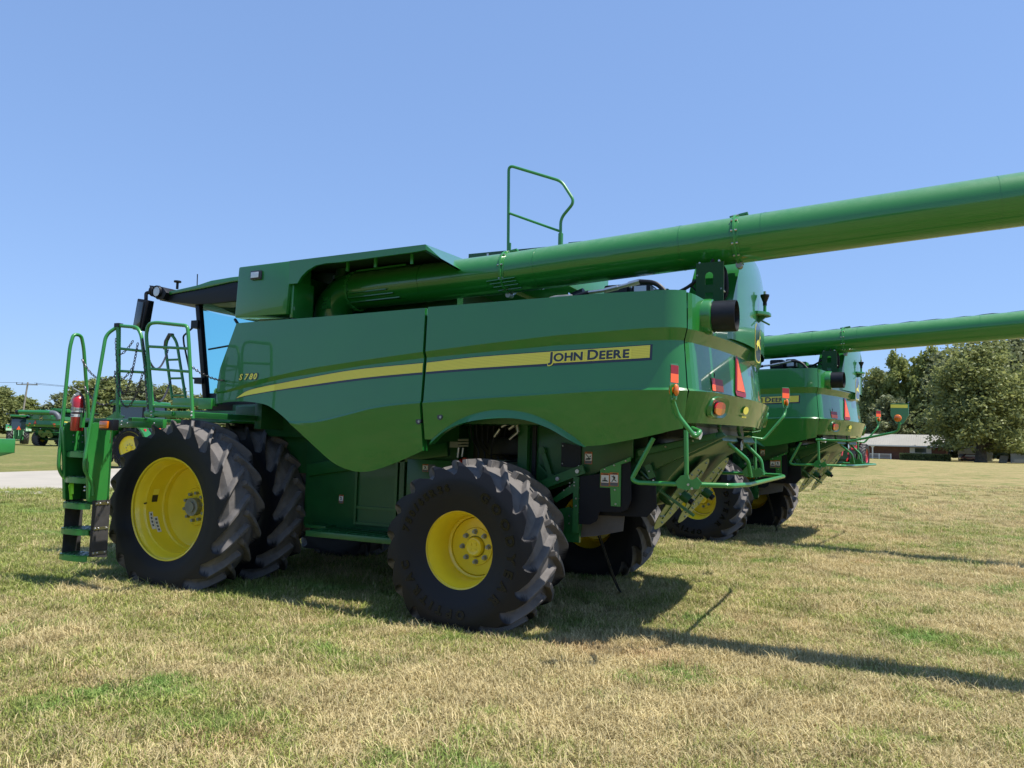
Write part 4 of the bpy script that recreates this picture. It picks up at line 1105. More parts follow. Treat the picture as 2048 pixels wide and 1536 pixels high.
    for p, q, sg in (((-1.04,-.38,2.52),(-.46,-.35,2.36),.14),((-1.04,-.33,2.22),(-.43,-.35,2.10),.14),((-.51,-.37,2.74),(-.15,-.37,2.68),.58),((-.49,-.37,2.38),(-.04,-.37,2.36),.38),
                     ((-.08,-.37,2.72),(.08,-.37,1.95),.02),((-.03,-.35,2.58),(-1.58,1.2,2.84),.22),((.06,-.35,2.22),(-1.50,1.2,2.42),.22),((.64,-.35,2.42),(.34,.9,2.5),.14),((-.46,-.37,2.25),(-.30,-.3,2.42),.03),((-.48,-.37,2.55),(-.32,-.3,2.72),.04)):
        mb = MB(); chain(mb, p, q, sg); mb.obj('safety_chain', root)
    # ---- cab
    mb = MB()
    mb.bar((-1.06,1.2,3.46),(-.80,1.2,2.10), .07, .07, BLACK); mb.bar((-1.09,2*YC-1.2,3.46),(-.80,2*YC-1.2,2.10), .07, .07, BLACK)
    mb.bar((-.40,1.2,3.20),(-.15,1.2,2.92), .03, .03, BLACK)
    mb.box((-.80,1.2,2.0),(.9,2*YC-1.2,2.25), BLACK)
    cabf = mb.obj('cab_frame', root, bevel=.008)
    mb = MB(); mb.add([(-1.02,1.21,3.42),(-.78,1.21,2.2),(.6,1.21,2.2),(.6,1.21,3.42)], [(0,1,2,3)], GLASS)
    mb.obj('door_glass', cabf, smooth=None)
    mb = MB()
    pr = [(-1.12,1.24,3.42),(-.86,1.24,2.2)]
    for k in range(1):
        a = []; b = []
        for t in range(13):
            y_ = 1.24+(2*YC-2.48)*t/12; u = (y_-YC)/(YC-1.24); cur = .32*(1-u*u)
            a.append(Vector((-1.12-cur,y_,3.42))); b.append(Vector((-.86-cur,y_,2.2)))
        mb.add(a+b, [(i,i+1,i+14,i+13) for i in range(12)], GLASS)
    mb.obj('windscreen', cabf, smooth=60)
    mb = MB(); mb.tube([(-1.08,1.16,3.12),(-1.24,1.14,3.0),(-1.22,1.14,2.9),(-1.05,1.14,2.45),(-.92,1.16,2.42)], .012, BLACK, 8, fillet=.03)
    mb.box((-1.10,1.13,3.10),(-.98,1.24,3.20), BLACK); mb.box((-.98,1.13,2.37),(-.84,1.24,2.45), BLACK)
    mb.tube([(-.83,1.2,2.82),(-.35,1.2,2.87)], .012, BLACK, 8)
    mb.obj('door_handle', cabf)
    mb = MB()     # roof: dark underside tray and green cap
    pr = [(-1.95,3.66),(-1.75,3.545),(-1.50,3.50),(-1.0,3.42),(-.6,3.46),(.7,3.48),(.7,3.74),(-.9,3.70),(-1.2,3.665),(-1.72,3.60),(-1.80,3.68)]
    pr = [(-1.72,3.50),(-1.45,3.46),(-1.05,3.41),(-.75,3.40),(.7,3.44),(.7,3.68),(-.4,3.655),(-.9,3.605),(-1.62,3.555)]
    mb.prism([(x,1.12,z) for x, z in pr], (0,2*YC-2.24,0), BLACK)
    roof = mb.obj('cab_roof', root, bevel=.01)
    mb = MB(); mb.prism([(x,1.10,z) for x, z in ((-1.72,3.56),(-1.62,3.555),(-.9,3.608),(-.4,3.658),(.7,3.685),(.7,3.74),(-.4,3.72),(-.75,3.70),(-1.0,3.655),(-1.60,3.595),(-1.74,3.60))], (0,2*YC-2.2,0), GREEN)
    mb.obj('roof_cap', roof, bevel=.01)
    mb = MB(); mb.add([(-.75,1.14,3.40),(.6,1.14,3.42),(.6,1.5,3.15),(-.5,1.5,3.25)], [(0,1,2,3)], ROOFLIN); mb.add([(-.75,1.14,3.40),(-.5,1.5,3.25),(-.5,2.6,3.25),(-.8,2.6,3.4)], [(0,1,2,3)], ROOFLIN)
    mb.obj('headlining', roof, smooth=None)
    mb = MB()
    mb.prism([(x,1.05,z) for x, z in ((-1.84,3.70),(-1.58,3.66),(-1.50,3.58),(-1.56,3.49),(-1.68,3.50),(-1.80,3.60))], (0,.30,0), BLACK)
    mb.cyl((-1.67,1.03,3.60),(-1.67,1.06,3.60), .070, LAMPG, 20); mb.lathe([(.072,1.02),(.082,1.02),(.085,1.06)], BLACK, (-1.67,0,3.60), 24); mb.ball((-1.80,1.08,3.62), .06, BLACK, (.8,1,1.2))
    mb.cyl((-1.60,1.3,3.68),(-1.60,1.3,3.77), .018, BLACK, 10); mb.cyl((-1.60,1.3,3.77),(-1.60,1.3,3.795), .048, BLACK, 16)
    mb.obj('light_bar', roof, bevel=.01)
    mb = MB(); mb.tube([(-1.80,1.08,3.60),(-1.88,1.04,3.60),(-1.86,1.03,3.50)], .024, BLACK, 8, fillet=.03); ma = mb.obj('mirror_arm', root)
    mb = MB()
    rt = Matrix.Rotation(math.radians(12), 3, 'Y')
    mb.box((-1.985,.97,3.08),(-1.80,1.09,3.50), BLACK, Matrix.Rotation(math.radians(9), 3, 'Y')); mb.box((-1.96,.955,3.11),(-1.83,.975,3.47), DARKGLASS, Matrix.Rotation(math.radians(9), 3, 'Y'))
    mir = mb.obj('mirror', ma, bevel=.04)
    mb = MB(); mb.cyl((-1.28,2.0,3.70),(-1.28,2.0,3.76), .06, BLACK, 12); mb.tube([(-1.22,1.3,3.62),(-1.23,1.3,3.86)], .007, BLACK, 6); mb.ball((-1.32,1.32,3.64), .045, BLACK, (1.2,1,.7)); mb.ball((-.88,1.4,3.70), .12, WHITE, (1.3,1,.22)); mb.obj('antenna', roof)
    return root
def dusty_paint():
    M = mat('dusty_green_paint', (.015, .180, .022), .33, coat=.85, coat_rough=.03); n = M.node_tree; b = n.nodes['Principled BSDF']; L = n.links
    g = n.nodes.new('ShaderNodeNewGeometry'); sp = n.nodes.new('ShaderNodeSeparateXYZ'); L.new(g.outputs['Normal'], sp.inputs[0])
    up = n.nodes.new('ShaderNodeMapRange'); up.inputs[1].default_value = .15; up.inputs[2].default_value = .95; up.interpolation_type = 'SMOOTHSTEP'; L.new(sp.outputs[2], up.inputs[0])
    no = n.nodes.new('ShaderNodeTexNoise'); no.inputs['Scale'].default_value = 14; no.inputs['Detail'].default_value = 8; no.inputs['Roughness'].default_value = .7
    tc = n.nodes.new('ShaderNodeTexCoord'); L.new(tc.outputs['Object'], no.inputs['Vector'])
    mr = n.nodes.new('ShaderNodeMapRange'); mr.inputs[1].default_value = .3; mr.inputs[2].default_value = .75; mr.inputs[3].default_value = .35; mr.inputs[4].default_value = 1; L.new(no.outputs[0], mr.inputs[0])
    f = n.nodes.new('ShaderNodeMath'); f.operation = 'MULTIPLY'; L.new(up.outputs[0], f.inputs[0]); L.new(mr.outputs[0], f.inputs[1])
    f2 = n.nodes.new('ShaderNodeMath'); f2.operation = 'MULTIPLY'; L.new(f.outputs[0], f2.inputs[0]); f2.inputs[1].default_value = .62
    mx = n.nodes.new('ShaderNodeMix'); mx.data_type = 'RGBA'; mx.inputs['A'].default_value = (.015,.180,.022,1); mx.inputs['B'].default_value = (.20,.32,.19,1); L.new(f2.outputs[0], mx.inputs['Factor']); L.new(mx.outputs['Result'], b.inputs['Base Color'])
    cw = n.nodes.new('ShaderNodeMapRange'); cw.inputs[3].default_value = .85; cw.inputs[4].default_value = .15; L.new(f.outputs[0], cw.inputs[0]); L.new(cw.outputs[0], b.inputs['Coat Weight'])
    return M
AUGP = dusty_paint()
MIDG = mat('green_inner_shade', (.011, .105, .022), .42, coat=.3, coat_rough=.15, var=.12, vscale=5)  # darker copy of the frame green, wheel-arch shade painted in
DKMATTE = mat('green_painted_shade', (.006,.05,.013), .8)  # dark green with shade painted in, for recessed and shadowed parts
DISCM = mat('disc_olive_reflection', (.17, .24, .075), .45, coat=.3, coat_rough=.2, var=.12, vscale=6)  # olive tone of the reflection painted into the disc colour
DULLG = mat('grey_green_sheet', (.10, .13, .095), .5, metal=.4, var=.25, vscale=5)
GREYSHEET2 = mat('grey_rubber_strap', (.05, .047, .047), .65, var=.2, vscale=12)
ROOFLIN = mat('grey_headlining', (.22, .24, .2), .7, var=.3, vscale=6)
def grille_mat():
    M = mat('perforated_sheet', (.009, .085, .02), .45, coat=.2)
    n = M.node_tree; b = n.nodes['Principled BSDF']; tc = n.nodes.new('ShaderNodeTexCoord')
    vo = n.nodes.new('ShaderNodeTexVoronoi'); vo.inputs['Scale'].default_value = 75; vo.inputs['Randomness'].default_value = .0
    n.links.new(tc.outputs['Object'], vo.inputs['Vector'])
    mr = n.nodes.new('ShaderNodeMapRange'); mr.inputs[1].default_value = .30; mr.inputs[2].default_value = .36; n.links.new(vo.outputs['Distance'], mr.inputs[0])
    mx = n.nodes.new('ShaderNodeMix'); mx.data_type = 'RGBA'; mx.inputs['A'].default_value = (.001,.003,.002,1); mx.inputs['B'].default_value = (.010,.09,.022,1)
    n.links.new(mr.outputs[0], mx.inputs['Factor']); n.links.new(mx.outputs['Result'], b.inputs['Base Color']); return M
GRILLE = grille_mat()

C1 = build_combine()
build_combine.marker('near'); build_combine.marker('far')
tag(C1, 'nearest green combine harvester with yellow stripe, raised grain tube and yellow rims', 'combine harvester', 'green combine harvesters parked on the grass')
C2 = copy_tree(C1, skip=('marker_arm',))
tag(C2, 'second green combine harvester parked just behind the nearest one, partly hidden by its tail')
for ch in [o for o in bpy.data.objects if o.parent == C2 and o.name.startswith('unloading_auger')]:
    ch.matrix_local = Matrix.Translation((1.6,1.05,3.4)) @ Matrix.Rotation(.011, 4, 'Y') @ Matrix.Translation((-1.6,-1.05,-3.4))
c2m = Matrix.Translation((4+.68, 2+7.497, .073)) @ Matrix.Rotation(-.13363, 4, 'Z') @ Matrix.Translation((-4, -2, 0))
C2.matrix_world = c2m
_sw = build_combine.marker('swung'); _sw.parent = C2
_mr = build_combine.marker('far'); _mr.parent = C2

# ------------------------------------------------------------------ stickers inside the front rim
def rim_labels(root):
    mb = MB()
    def patch(a0, a1, y0, y1, r, m, e=0.):
        vs = []
        for k in range(7):
            a = a0+(a1-a0)*k/6
            for yy in (y0, y1): vs.append(((r-e)*math.cos(a), yy, .90+(r-e)*math.sin(a)))
        mb.add(vs, [(2*i, 2*i+1, 2*i+3, 2*i+2) for i in range(6)], m)
    D = math.radians
    r_ = .487
    patch(D(166), D(158), .20, .275, r_, DECALY, .002); patch(D(176), D(166.5), .20, .275, r_, DECALK, .002)
    patch(D(189), D(213), .17, .22, r_, WHITE, .002); patch(D(196), D(218), .225, .28, r_, WHITE, .002)
    for k in range(4):
        patch(D(191+5*k), D(194+5*k), .185, .207, r_, GREYL, .004); patch(D(198+5*k), D(201+5*k), .24, .265, r_, GREYL, .004)
    o = mb.obj('rim_label', root, smooth=40); return o
rim_labels(C1)

# ------------------------------------------------------------------ terrain
CX, CY = 7.09, -5.96
def sm(a, b, x):
    t = max(0., min(1., (x-a)/(b-a))); return t*t*(3-2*t)
def hgt(x, y):
    d = math.hypot(x-CX, y-CY)
    return .055+.073*sm(4, 8, y)*sm(-14, -6, x)*(1-sm(20, 40, d))+.50*sm(28, 75, d)*sm(-30, 5, x)*sm(-10, 20, y)
def ground_mat(name, blades=False):
    M = bpy.data.materials.new(name); M.use_nodes = True; n = M.node_tree; b = n.nodes['Principled BSDF']; L = n.links
    geo = n.nodes.new('ShaderNodeNewGeometry')
    def noise(sc, det=5, rough=.55, off=(0,0,0)):
        mp = n.nodes.new('ShaderNodeMapping'); mp.inputs['Location'].default_value = off; mp.inputs['Scale'].default_value = (1,1,.0)
        L.new(geo.outputs['Position'], mp.inputs['Vector'])
        no = n.nodes.new('ShaderNodeTexNoise'); no.inputs['Scale'].default_value = sc; no.inputs['Detail'].default_value = det; no.inputs['Roughness'].default_value = rough
        L.new(mp.outputs[0], no.inputs['Vector']); return no
    def ramp(src, a, bb):
        r = n.nodes.new('ShaderNodeMapRange'); r.inputs[1].default_value = a; r.inputs[2].default_value = bb; r.interpolation_type = 'SMOOTHSTEP'; L.new(src, r.inputs[0]); return r.outputs[0]
    def mix(f, a, c):
        m_ = n.nodes.new('ShaderNodeMix'); m_.data_type = 'RGBA'
        if isinstance(f, float): m_.inputs['Factor'].default_value = f
        else: L.new(f, m_.inputs['Factor'])
        for k, v in (('A', a), ('B', c)):
            if isinstance(v, tuple): m_.inputs[k].default_value = (*v, 1)
            else: L.new(v, m_.inputs[k])
        return m_.outputs['Result']
    # large patches: drier towards +x
    sep = n.nodes.new('ShaderNodeSeparateXYZ'); L.new(geo.outputs['Position'], sep.inputs[0])
    dry = ramp(sep.outputs[0], -6., 10.)
    n1 = noise(.28, 4); n2 = noise(1.3, 5, .6, (7,3,0)); n3 = noise(.9, 4, .6, (31,12,0)); n4 = noise(.7, 3, .5, (90,5,0))
    k = 1.0
    ad = n.nodes.new('ShaderNodeMath'); ad.operation = 'MULTIPLY_ADD'; L.new(dry, ad.inputs[0]); ad.inputs[1].default_value = .34; L.new(n2.outputs[0], ad.inputs[2])
    ad2 = n.nodes.new('ShaderNodeMath'); ad2.operation = 'MULTIPLY_ADD'; L.new(n1.outputs[0], ad2.inputs[0]); ad2.inputs[1].default_value = 1.0; L.new(ad.outputs[0], ad2.inputs[2])
    P = ramp(ad2.outputs[0], .86, 1.52)                       # share of dead straw, 0..1
    lsh = ramp(n3.outputs[0], .50, .80)
    sb = n.nodes.new('ShaderNodeMath'); sb.operation = 'SUBTRACT'; sb.use_clamp = True; L.new(P, sb.inputs[0]); L.new(lsh, sb.inputs[1]); P = sb.outputs[0]
    rst = ramp(n4.outputs[0], .56, .85)
    if not blades:
        c = mix(P, (.185,.190,.060), (.37,.295,.135))
        c = mix(lsh, c, (.125,.20,.05))
        rf = n.nodes.new('ShaderNodeMath'); rf.operation = 'MULTIPLY'; L.new(rst, rf.inputs[0]); rf.inputs[1].default_value = .5
        c = mix(rf.outputs[0], c, (.36,.22,.12))
    if blades:
        at = n.nodes.new('ShaderNodeAttribute'); at.attribute_name = 'tint'
        oi = n.nodes.new('ShaderNodeObjectInfo')
        # dead or living blade: the drier the patch the more blades are straw
        df = n.nodes.new('ShaderNodeMath'); df.operation = 'SUBTRACT'; L.new(P, df.inputs[0]); L.new(at.outputs['Fac'], df.inputs[1])
        isd = ramp(df.outputs[0], -.22, .06)
        n5 = noise(55, 2, .5, (3,8,0))
        gb = mix(ramp(n5.outputs[0], .35, .65), (.165,.215,.045), (.36,.38,.095))
        gb = mix(lsh, gb, (.17,.30,.07))
        sbl = mix(ramp(n5.outputs[0], .4, .7), (.47,.385,.185), (.64,.535,.30))
        sbl = mix(rst, sbl, (.50,.31,.16))
        c = mix(isd, gb, sbl)
        hsv = n.nodes.new('ShaderNodeHueSaturation'); hsv.inputs['Saturation'].default_value = 1.0
        vr = n.nodes.new('ShaderNodeMapRange'); vr.inputs[3].default_value = .75; vr.inputs[4].default_value = 1.35; L.new(oi.outputs['Random'], vr.inputs[0]); L.new(vr.outputs[0], hsv.inputs['Value'])
        L.new(c, hsv.inputs['Color']); c = hsv.outputs[0]
        tr = n.nodes.new('ShaderNodeBsdfTranslucent'); L.new(c, tr.inputs[0]); ms = n.nodes.new('ShaderNodeMixShader'); ms.inputs[0].default_value = .28
        L.new(b.outputs[0], ms.inputs[1]); L.new(tr.outputs[0], ms.inputs[2]); L.new(ms.outputs[0], n.nodes['Material Output'].inputs[0])
        L.new(c, b.inputs['Base Color']); b.inputs['Roughness'].default_value = .6; b.inputs['Specular IOR Level'].default_value = .25
    else:
        f1 = noise(26, 6, .7); f2 = noise(7, 5, .65, (4,4,0))
        v = n.nodes.new('ShaderNodeMath'); v.operation = 'ADD'; L.new(f1.outputs[0], v.inputs[0]); L.new(f2.outputs[0], v.inputs[1])
        hs = n.nodes.new('ShaderNodeHueSaturation'); vv = n.nodes.new('ShaderNodeMapRange'); vv.inputs[1].default_value = .7; vv.inputs[2].default_value = 1.3; vv.inputs[3].default_value = .50; vv.inputs[4].default_value = 1.25
        L.new(v.outputs[0], vv.inputs[0]); L.new(vv.outputs[0], hs.inputs['Value']); L.new(c, hs.inputs['Color'])
        so_ = n.nodes.new('ShaderNodeAttribute'); so_.attribute_name = 'soil'
        c2 = mix(so_.outputs['Fac'], hs.outputs[0], (.085,.075,.035)) if not blades else hs.outputs[0]
        L.new(c2, b.inputs['Base Color']); b.inputs['Roughness'].default_value = .9; b.inputs['Specular IOR Level'].default_value = .1
        bp = n.nodes.new('ShaderNodeBump'); bp.inputs['Strength'].default_value = .9; bp.inputs['Distance'].default_value = .05; L.new(v.outputs[0], bp.inputs['Height']); L.new(bp.outputs[0], b.inputs['Normal'])
    return M
GMAT = ground_mat('lawn_ground'); BMAT = ground_mat('grass_blades', True)
def axis_vals():
    a = [0]; s = 3.
    while a[-1] < 1600: a.append(a[-1]+s); s *= 1.13 if a[-1] > 90 else 1.0
    return a
av = axis_vals(); xs_ = [-v for v in reversed(av[1:])]+av
nx = len(xs_); gv = [(CX+x, CY+y, hgt(CX+x, CY+y)) for x in xs_ for y in xs_]
mb = MB(); mb.add(gv, [(i*nx+j, (i+1)*nx+j, (i+1)*nx+j+1, i*nx+j+1) for i in range(nx-1) for j in range(nx-1)], GMAT)
tag(mb.obj('ground', smooth=60), kind='structure')
# concrete drive on the left
mb = MB(); pts = [(-12.75,-40,-23.0+8.2,-40),(-12.72,5.7,-22.98,11.75)]
L1 = [(-13.3,-60),(-12.69,5.73),(-12.5,8.9),(-12.0,40),(-11.5,90)]; L2 = [(-15,-60),(-22.98,11.75),(-23.9,17.5),(-27.5,40),(-35,90)]
mb.add([(x, y, hgt(x, y)+.012) for x, y in L1]+[(x, y, hgt(x, y)+.012) for x, y in L2], [(i, i+1, i+6, i+5) for i in range(4)], CONCRETE)
tag(mb.obj('driveway', smooth=None), kind='structure')

# ------------------------------------------------------------------ grass
def grass():
    gc = bpy.data.collections.new('grass_clumps')
    rr_ = random.Random(3)
    for v in range(14):
        vs = []; fs = []; tints = []
        nb = 60
        for b_ in range(nb):
            a = rr_.random()*6.283; r = .13*math.sqrt(rr_.random()); x, y = r*math.cos(a), r*math.sin(a)
            h = rr_.uniform(.012, .036) if v < 12 else rr_.uniform(.03, .075)
            wd = rr_.uniform(.0018, .0036); dr = rr_.random()*6.283; lean = rr_.uniform(.3, 1.9)*h
            px_, py_ = -math.sin(dr)*wd, math.cos(dr)*wd; o = len(vs)
            dx, dy = math.cos(dr), math.sin(dr)
            vs += [(x-px_, y-py_, -.01), (x+px_, y+py_, -.01), (x+dx*lean*.35-px_*.8, y+dy*lean*.35-py_*.8, h*.6), (x+dx*lean*.35+px_*.8, y+dy*lean*.35+py_*.8, h*.6), (x+dx*lean, y+dy*lean, h)]
            fs += [(o, o+1, o+3, o+2), (o+2, o+3, o+4)]; t = rr_.random(); tints += [t]*5
        for s_ in range(14):   # fallen straws
            a = rr_.random()*6.283; r = .13*math.sqrt(rr_.random()); x, y = r*math.cos(a), r*math.sin(a); dr = rr_.random()*6.283; l = rr_.uniform(.02, .055); wd = .002
            o = len(vs); dx, dy = math.cos(dr)*l, math.sin(dr)*l
            z = rr_.uniform(.008, .028)
            vs += [(x-dy/l*wd, y+dx/l*wd, z), (x+dy/l*wd, y-dx/l*wd, z), (x+dx, y+dy, z+rr_.uniform(-.008, .012))]; fs.append((o, o+1, o+2)); tints += [.75]*3
        me = bpy.data.meshes.new('grass_clump'); me.from_pydata(vs, [], fs); me.materials.append(BMAT)
        at = me.attributes.new('tint', 'FLOAT', 'POINT'); at.data.foreach_set('value', tints)
        o = bpy.data.objects.new('grass_clump', me); gc.objects.link(o)
    # emitter: wedge of lawn in front of the camera
    vs = []; fs = []; dens = []; scl = []
    rings = [2.6,3.5,4.5,5.5,6.5,7.5,9,11,13,16,20,25,31,38,46]
    na = 36; a0 = math.atan2(F.y, F.x)
    for r in rings:
        for k in range(na+1):
            a = a0+math.radians(-44+88*k/na); x, y = CX+r*math.cos(a), CY+r*math.sin(a)
            vs.append((x, y, hgt(x, y)+.002)); dens.append(GD[0] if r < 7 else (GD[1] if r < 12 else (GD[2] if r < 18 else (GD[3] if r < 30 else 3.)))); scl.append(1. if r < 8 else (1.15 if r < 14 else (1.4 if r < 24 else 1.9)))
    for i in range(len(rings)-1):
        for k in range(na):
            q = (i*(na+1)+k, (i+1)*(na+1)+k, (i+1)*(na+1)+k+1, i*(na+1)+k+1)
            cx = sum(vs[j][0] for j in q)/4; cy = sum(vs[j][1] for j in q)/4
            if cx < interp(cy, [(y_, x_) for x_, y_ in L1])+.3 : continue
            fs.append(q)
    me = bpy.data.meshes.new('grass'); me.from_pydata(vs, [], fs); me.materials.append(GMAT)
    soil = [.72*(1-sm(9, 34, math.hypot(v[0]-CX, v[1]-CY))) for v in vs]
    for nm, d in (('dens', dens), ('scl', scl), ('soil', soil)):
        at = me.attributes.new(nm, 'FLOAT', 'POINT'); at.data.foreach_set('value', d)
    o = bpy.data.objects.new('grass', me); COL.objects.link(o); tag(o, kind='stuff', label='short dry mown lawn grass under and around the harvesters', cat='grass')
    ng = bpy.data.node_groups.new('grass_scatter', 'GeometryNodeTree')
    ng.interface.new_socket('Geometry', in_out='INPUT', socket_type='NodeSocketGeometry'); ng.interface.new_socket('Geometry', in_out='OUTPUT', socket_type='NodeSocketGeometry')
    N = ng.nodes; gi = N.new('NodeGroupInput'); go = N.new('NodeGroupOutput')
    dp = N.new('GeometryNodeDistributePointsOnFaces'); na_ = N.new('GeometryNodeInputNamedAttribute'); na_.data_type = 'FLOAT'; na_.inputs['Name'].default_value = 'dens'
    ng.links.new(gi.outputs[0], dp.inputs['Mesh']); ng.links.new(na_.outputs[0], dp.inputs['Density'])
    ci = N.new('GeometryNodeCollectionInfo'); ci.inputs['Collection'].default_value = gc; ci.inputs['Separate Children'].default_value = True; ci.inputs['Reset Children'].default_value = True
    ip = N.new('GeometryNodeInstanceOnPoints'); ng.links.new(dp.outputs['Points'], ip.inputs['Points']); ng.links.new(ci.outputs[0], ip.inputs['Instance']); ip.inputs['Pick Instance'].default_value = True
    rv = N.new('FunctionNodeRandomValue'); rv.data_type = 'FLOAT_VECTOR'; rv.inputs[0].default_value = (-.12,-.12,0); rv.inputs[1].default_value = (.12,.12,6.283)
    er_ = N.new('FunctionNodeEulerToRotation') if hasattr(bpy.types, 'FunctionNodeEulerToRotation') else None
    if er_: ng.links.new(rv.outputs[0], er_.inputs[0]); ng.links.new(er_.outputs[0], ip.inputs['Rotation'])
    else: ng.links.new(rv.outputs[0], ip.inputs['Rotation'])
    rs = N.new('FunctionNodeRandomValue'); rs.data_type = 'FLOAT'; rs.inputs[2].default_value = .7; rs.inputs[3].default_value = 1.25
    ns = N.new('GeometryNodeInputNamedAttribute'); ns.data_type = 'FLOAT'; ns.inputs['Name'].default_value = 'scl'
    mm = N.new('ShaderNodeMath'); mm.operation = 'MULTIPLY'; ng.links.new(rs.outputs[1], mm.inputs[0]); ng.links.new(ns.outputs[0], mm.inputs[1]); ng.links.new(mm.outputs[0], ip.inputs['Scale'])
    ng.links.new(ip.outputs[0], go.inputs[0])
    md = o.modifiers.new('scatter', 'NODES'); md.node_group = ng
GD = (190., 130., 70., 20.)
grass()

# ------------------------------------------------------------------ trees
def leaf_mat(name, c1, c2):
    M = bpy.data.materials.new(name); M.use_nodes = True; n = M.node_tree; b = n.nodes['Principled BSDF']; L = n.links
    at = n.nodes.new('ShaderNodeAttribute'); at.attribute_name = 'tint'
    mx = n.nodes.new('ShaderNodeMix'); mx.data_type = 'RGBA'; mx.inputs['A'].default_value = (*c1, 1); mx.inputs['B'].default_value = (*c2, 1); L.new(at.outputs['Fac'], mx.inputs['Factor'])
    L.new(mx.outputs['Result'], b.inputs['Base Color']); b.inputs['Roughness'].default_value = .55; b.inputs['Specular IOR Level'].default_value = .35
    tr = n.nodes.new('ShaderNodeBsdfTranslucent'); L.new(mx.outputs['Result'], tr.inputs[0]); ms = n.nodes.new('ShaderNodeMixShader'); ms.inputs[0].default_value = .42
    L.new(b.outputs[0], ms.inputs[1]); L.new(tr.outputs[0], ms.inputs[2]); L.new(ms.outputs[0], n.nodes['Material Output'].inputs[0]); return M
LEAFS = [leaf_mat('olive_leaves', (.15,.185,.065), (.37,.39,.14)), leaf_mat('dark_leaves', (.125,.15,.075), (.29,.31,.15)), leaf_mat('fresh_leaves', (.17,.21,.06), (.38,.41,.13))]
def tree_meshes(seed, H, W, trunk_h, nleaf, leaf, mi=0, trunk_r=.5, blobs=26):
    r = random.Random(seed); mb = MB()
    limbs = []
    mb.tube([(0,0,-.3),(0,0,.4),(.1,0,trunk_h*.6),(.15,.1,trunk_h*1.2),(.2,.1,H*.55),(.1,.2,H*.8)], trunk_r*1.25, BARK, 10, r2=trunk_r*.18)
    cents = []
    for k in range(blobs):
        t = (k+.5)/blobs; zz = trunk_h*.75+(H-trunk_h*.75)*(t**.85); 
        u = (zz-trunk_h*.75)/(H-trunk_h*.75)
        prof = math.sin(math.pi*min(1, .16+.84*u)**.8)**.6 if u < .97 else .35
        rad = W/2*prof; a = k*2.399+r.uniform(-.4, .4); q = rad*math.sqrt(r.uniform(.25, 1.))*.72
        c = Vector((q*math.cos(a), q*math.sin(a), zz-H*.03)); br = r.uniform(.13, .24)*W*(.8 if u > .8 else 1)
        cents.append((c, br)); 
        if r.random() < .75: mb.tube([(.1,.05,max(trunk_h*.8, c.z*.55)), ((c.x)*.5, c.y*.5, c.z*.80), tuple(c)], trunk_r*.30, BARK, 6, r2=.05)
    tm = mb.mesh('trunk', 40)
    vs = np.empty((nleaf*4, 3), np.float32); tint = np.empty(nleaf*4, np.float32)
    rg = np.random.default_rng(seed)
    wsum = np.array([b**2 for _, b in cents]); idx = rg.choice(len(cents), nleaf, p=wsum/wsum.sum())
    cc = np.array([tuple(c) for c, _ in cents])[idx]; bb = np.array([b for _, b in cents])[idx]
    d = rg.normal(size=(nleaf, 3)); d /= np.linalg.norm(d, axis=1)[:, None]
    # sub-clumps break the outline up
    sub = rg.normal(size=(len(cents), 16, 3)); sub /= np.linalg.norm(sub, axis=2)[:, :, None]
    near = sub[idx, rg.integers(0, 16, nleaf)]
    d2 = near*.80+d*.50*rg.random(nleaf)[:, None]**.6
    rad = bb*(.55+.55*rg.random(nleaf)**.5)
    p = cc+d2*rad[:, None]*np.array([1, 1, .78])
    p[:, 2] = np.maximum(p[:, 2], trunk_h*.45+rg.random(nleaf)*.8)
    u = rg.normal(size=(nleaf, 3)); u[:, 2] *= .6; u /= np.linalg.norm(u, axis=1)[:, None]; v = np.cross(u, rg.normal(size=(nleaf, 3))); v /= np.linalg.norm(v, axis=1)[:, None]
    s = leaf*(.5+rg.random(nleaf)*.9)
    a_ = u*s[:, None]; b_ = v*s[:, None]*.55
    P = np.stack([p-a_, p+b_*.9, p+a_, p-b_], 1).reshape(-1, 3)
    tt = np.clip(rg.normal(.45, .28, nleaf), 0, 1)
    me = bpy.data.meshes.new('crown'); n4 = nleaf*4
    me.vertices.add(n4); me.vertices.foreach_set('co', P.astype(np.float32).ravel())
    me.loops.add(n4); me.loops.foreach_set('vertex_index', np.arange(n4, dtype=np.int32))
    me.polygons.add(nleaf); me.polygons.foreach_set('loop_start', np.arange(0, n4, 4, dtype=np.int32)); me.polygons.foreach_set('loop_total', np.full(nleaf, 4, dtype=np.int32))
    me.update(calc_edges=True); at = me.attributes.new('tint', 'FLOAT', 'POINT'); at.data.foreach_set('value', np.repeat(tt, 4).astype(np.float32))
    me.materials.append(LEAFS[mi]); return tm, me
def tree(ms, x, y, rz, sc, label, group=None, name='tree', z=None):
    e = empty(name, (x, y, hgt(x, y) if z is None else z), rz); e.scale = (sc[0], sc[0], sc[1]) if isinstance(sc, tuple) else (sc,)*3
    mobj('trunk', ms[0], e); mobj('crown', ms[1], e); tag(e, label, 'tree', group); return e
OAK = tree_meshes(11, 21.5, 21, 4.2, 30000, .36, 0, .95, 44)
T1 = tree_meshes(21, 12, 11, 2.4, 11000, .34, 1, .35, 24)
T2 = tree_meshes(22, 12, 13, 2.0, 12000, .34, 0, .4, 26)
T3 = tree_meshes(23, 12, 9, 3.0, 9000, .32, 2, .3, 20)
tree(OAK, 22.0, 158.0, .4, 1.0, 'large spreading oak standing on the lawn at the right end of the low brick house')
tree(T1, 31.0, 195.9, 1.0, (2.0,2.2), 'tallest dark tree rising behind the spreading oak at the right edge')
tree(T3, 9.6, 202.1, 2.0, (1.25,2.02), 'tall narrow tree behind the middle of the house roof with sky showing through its top')
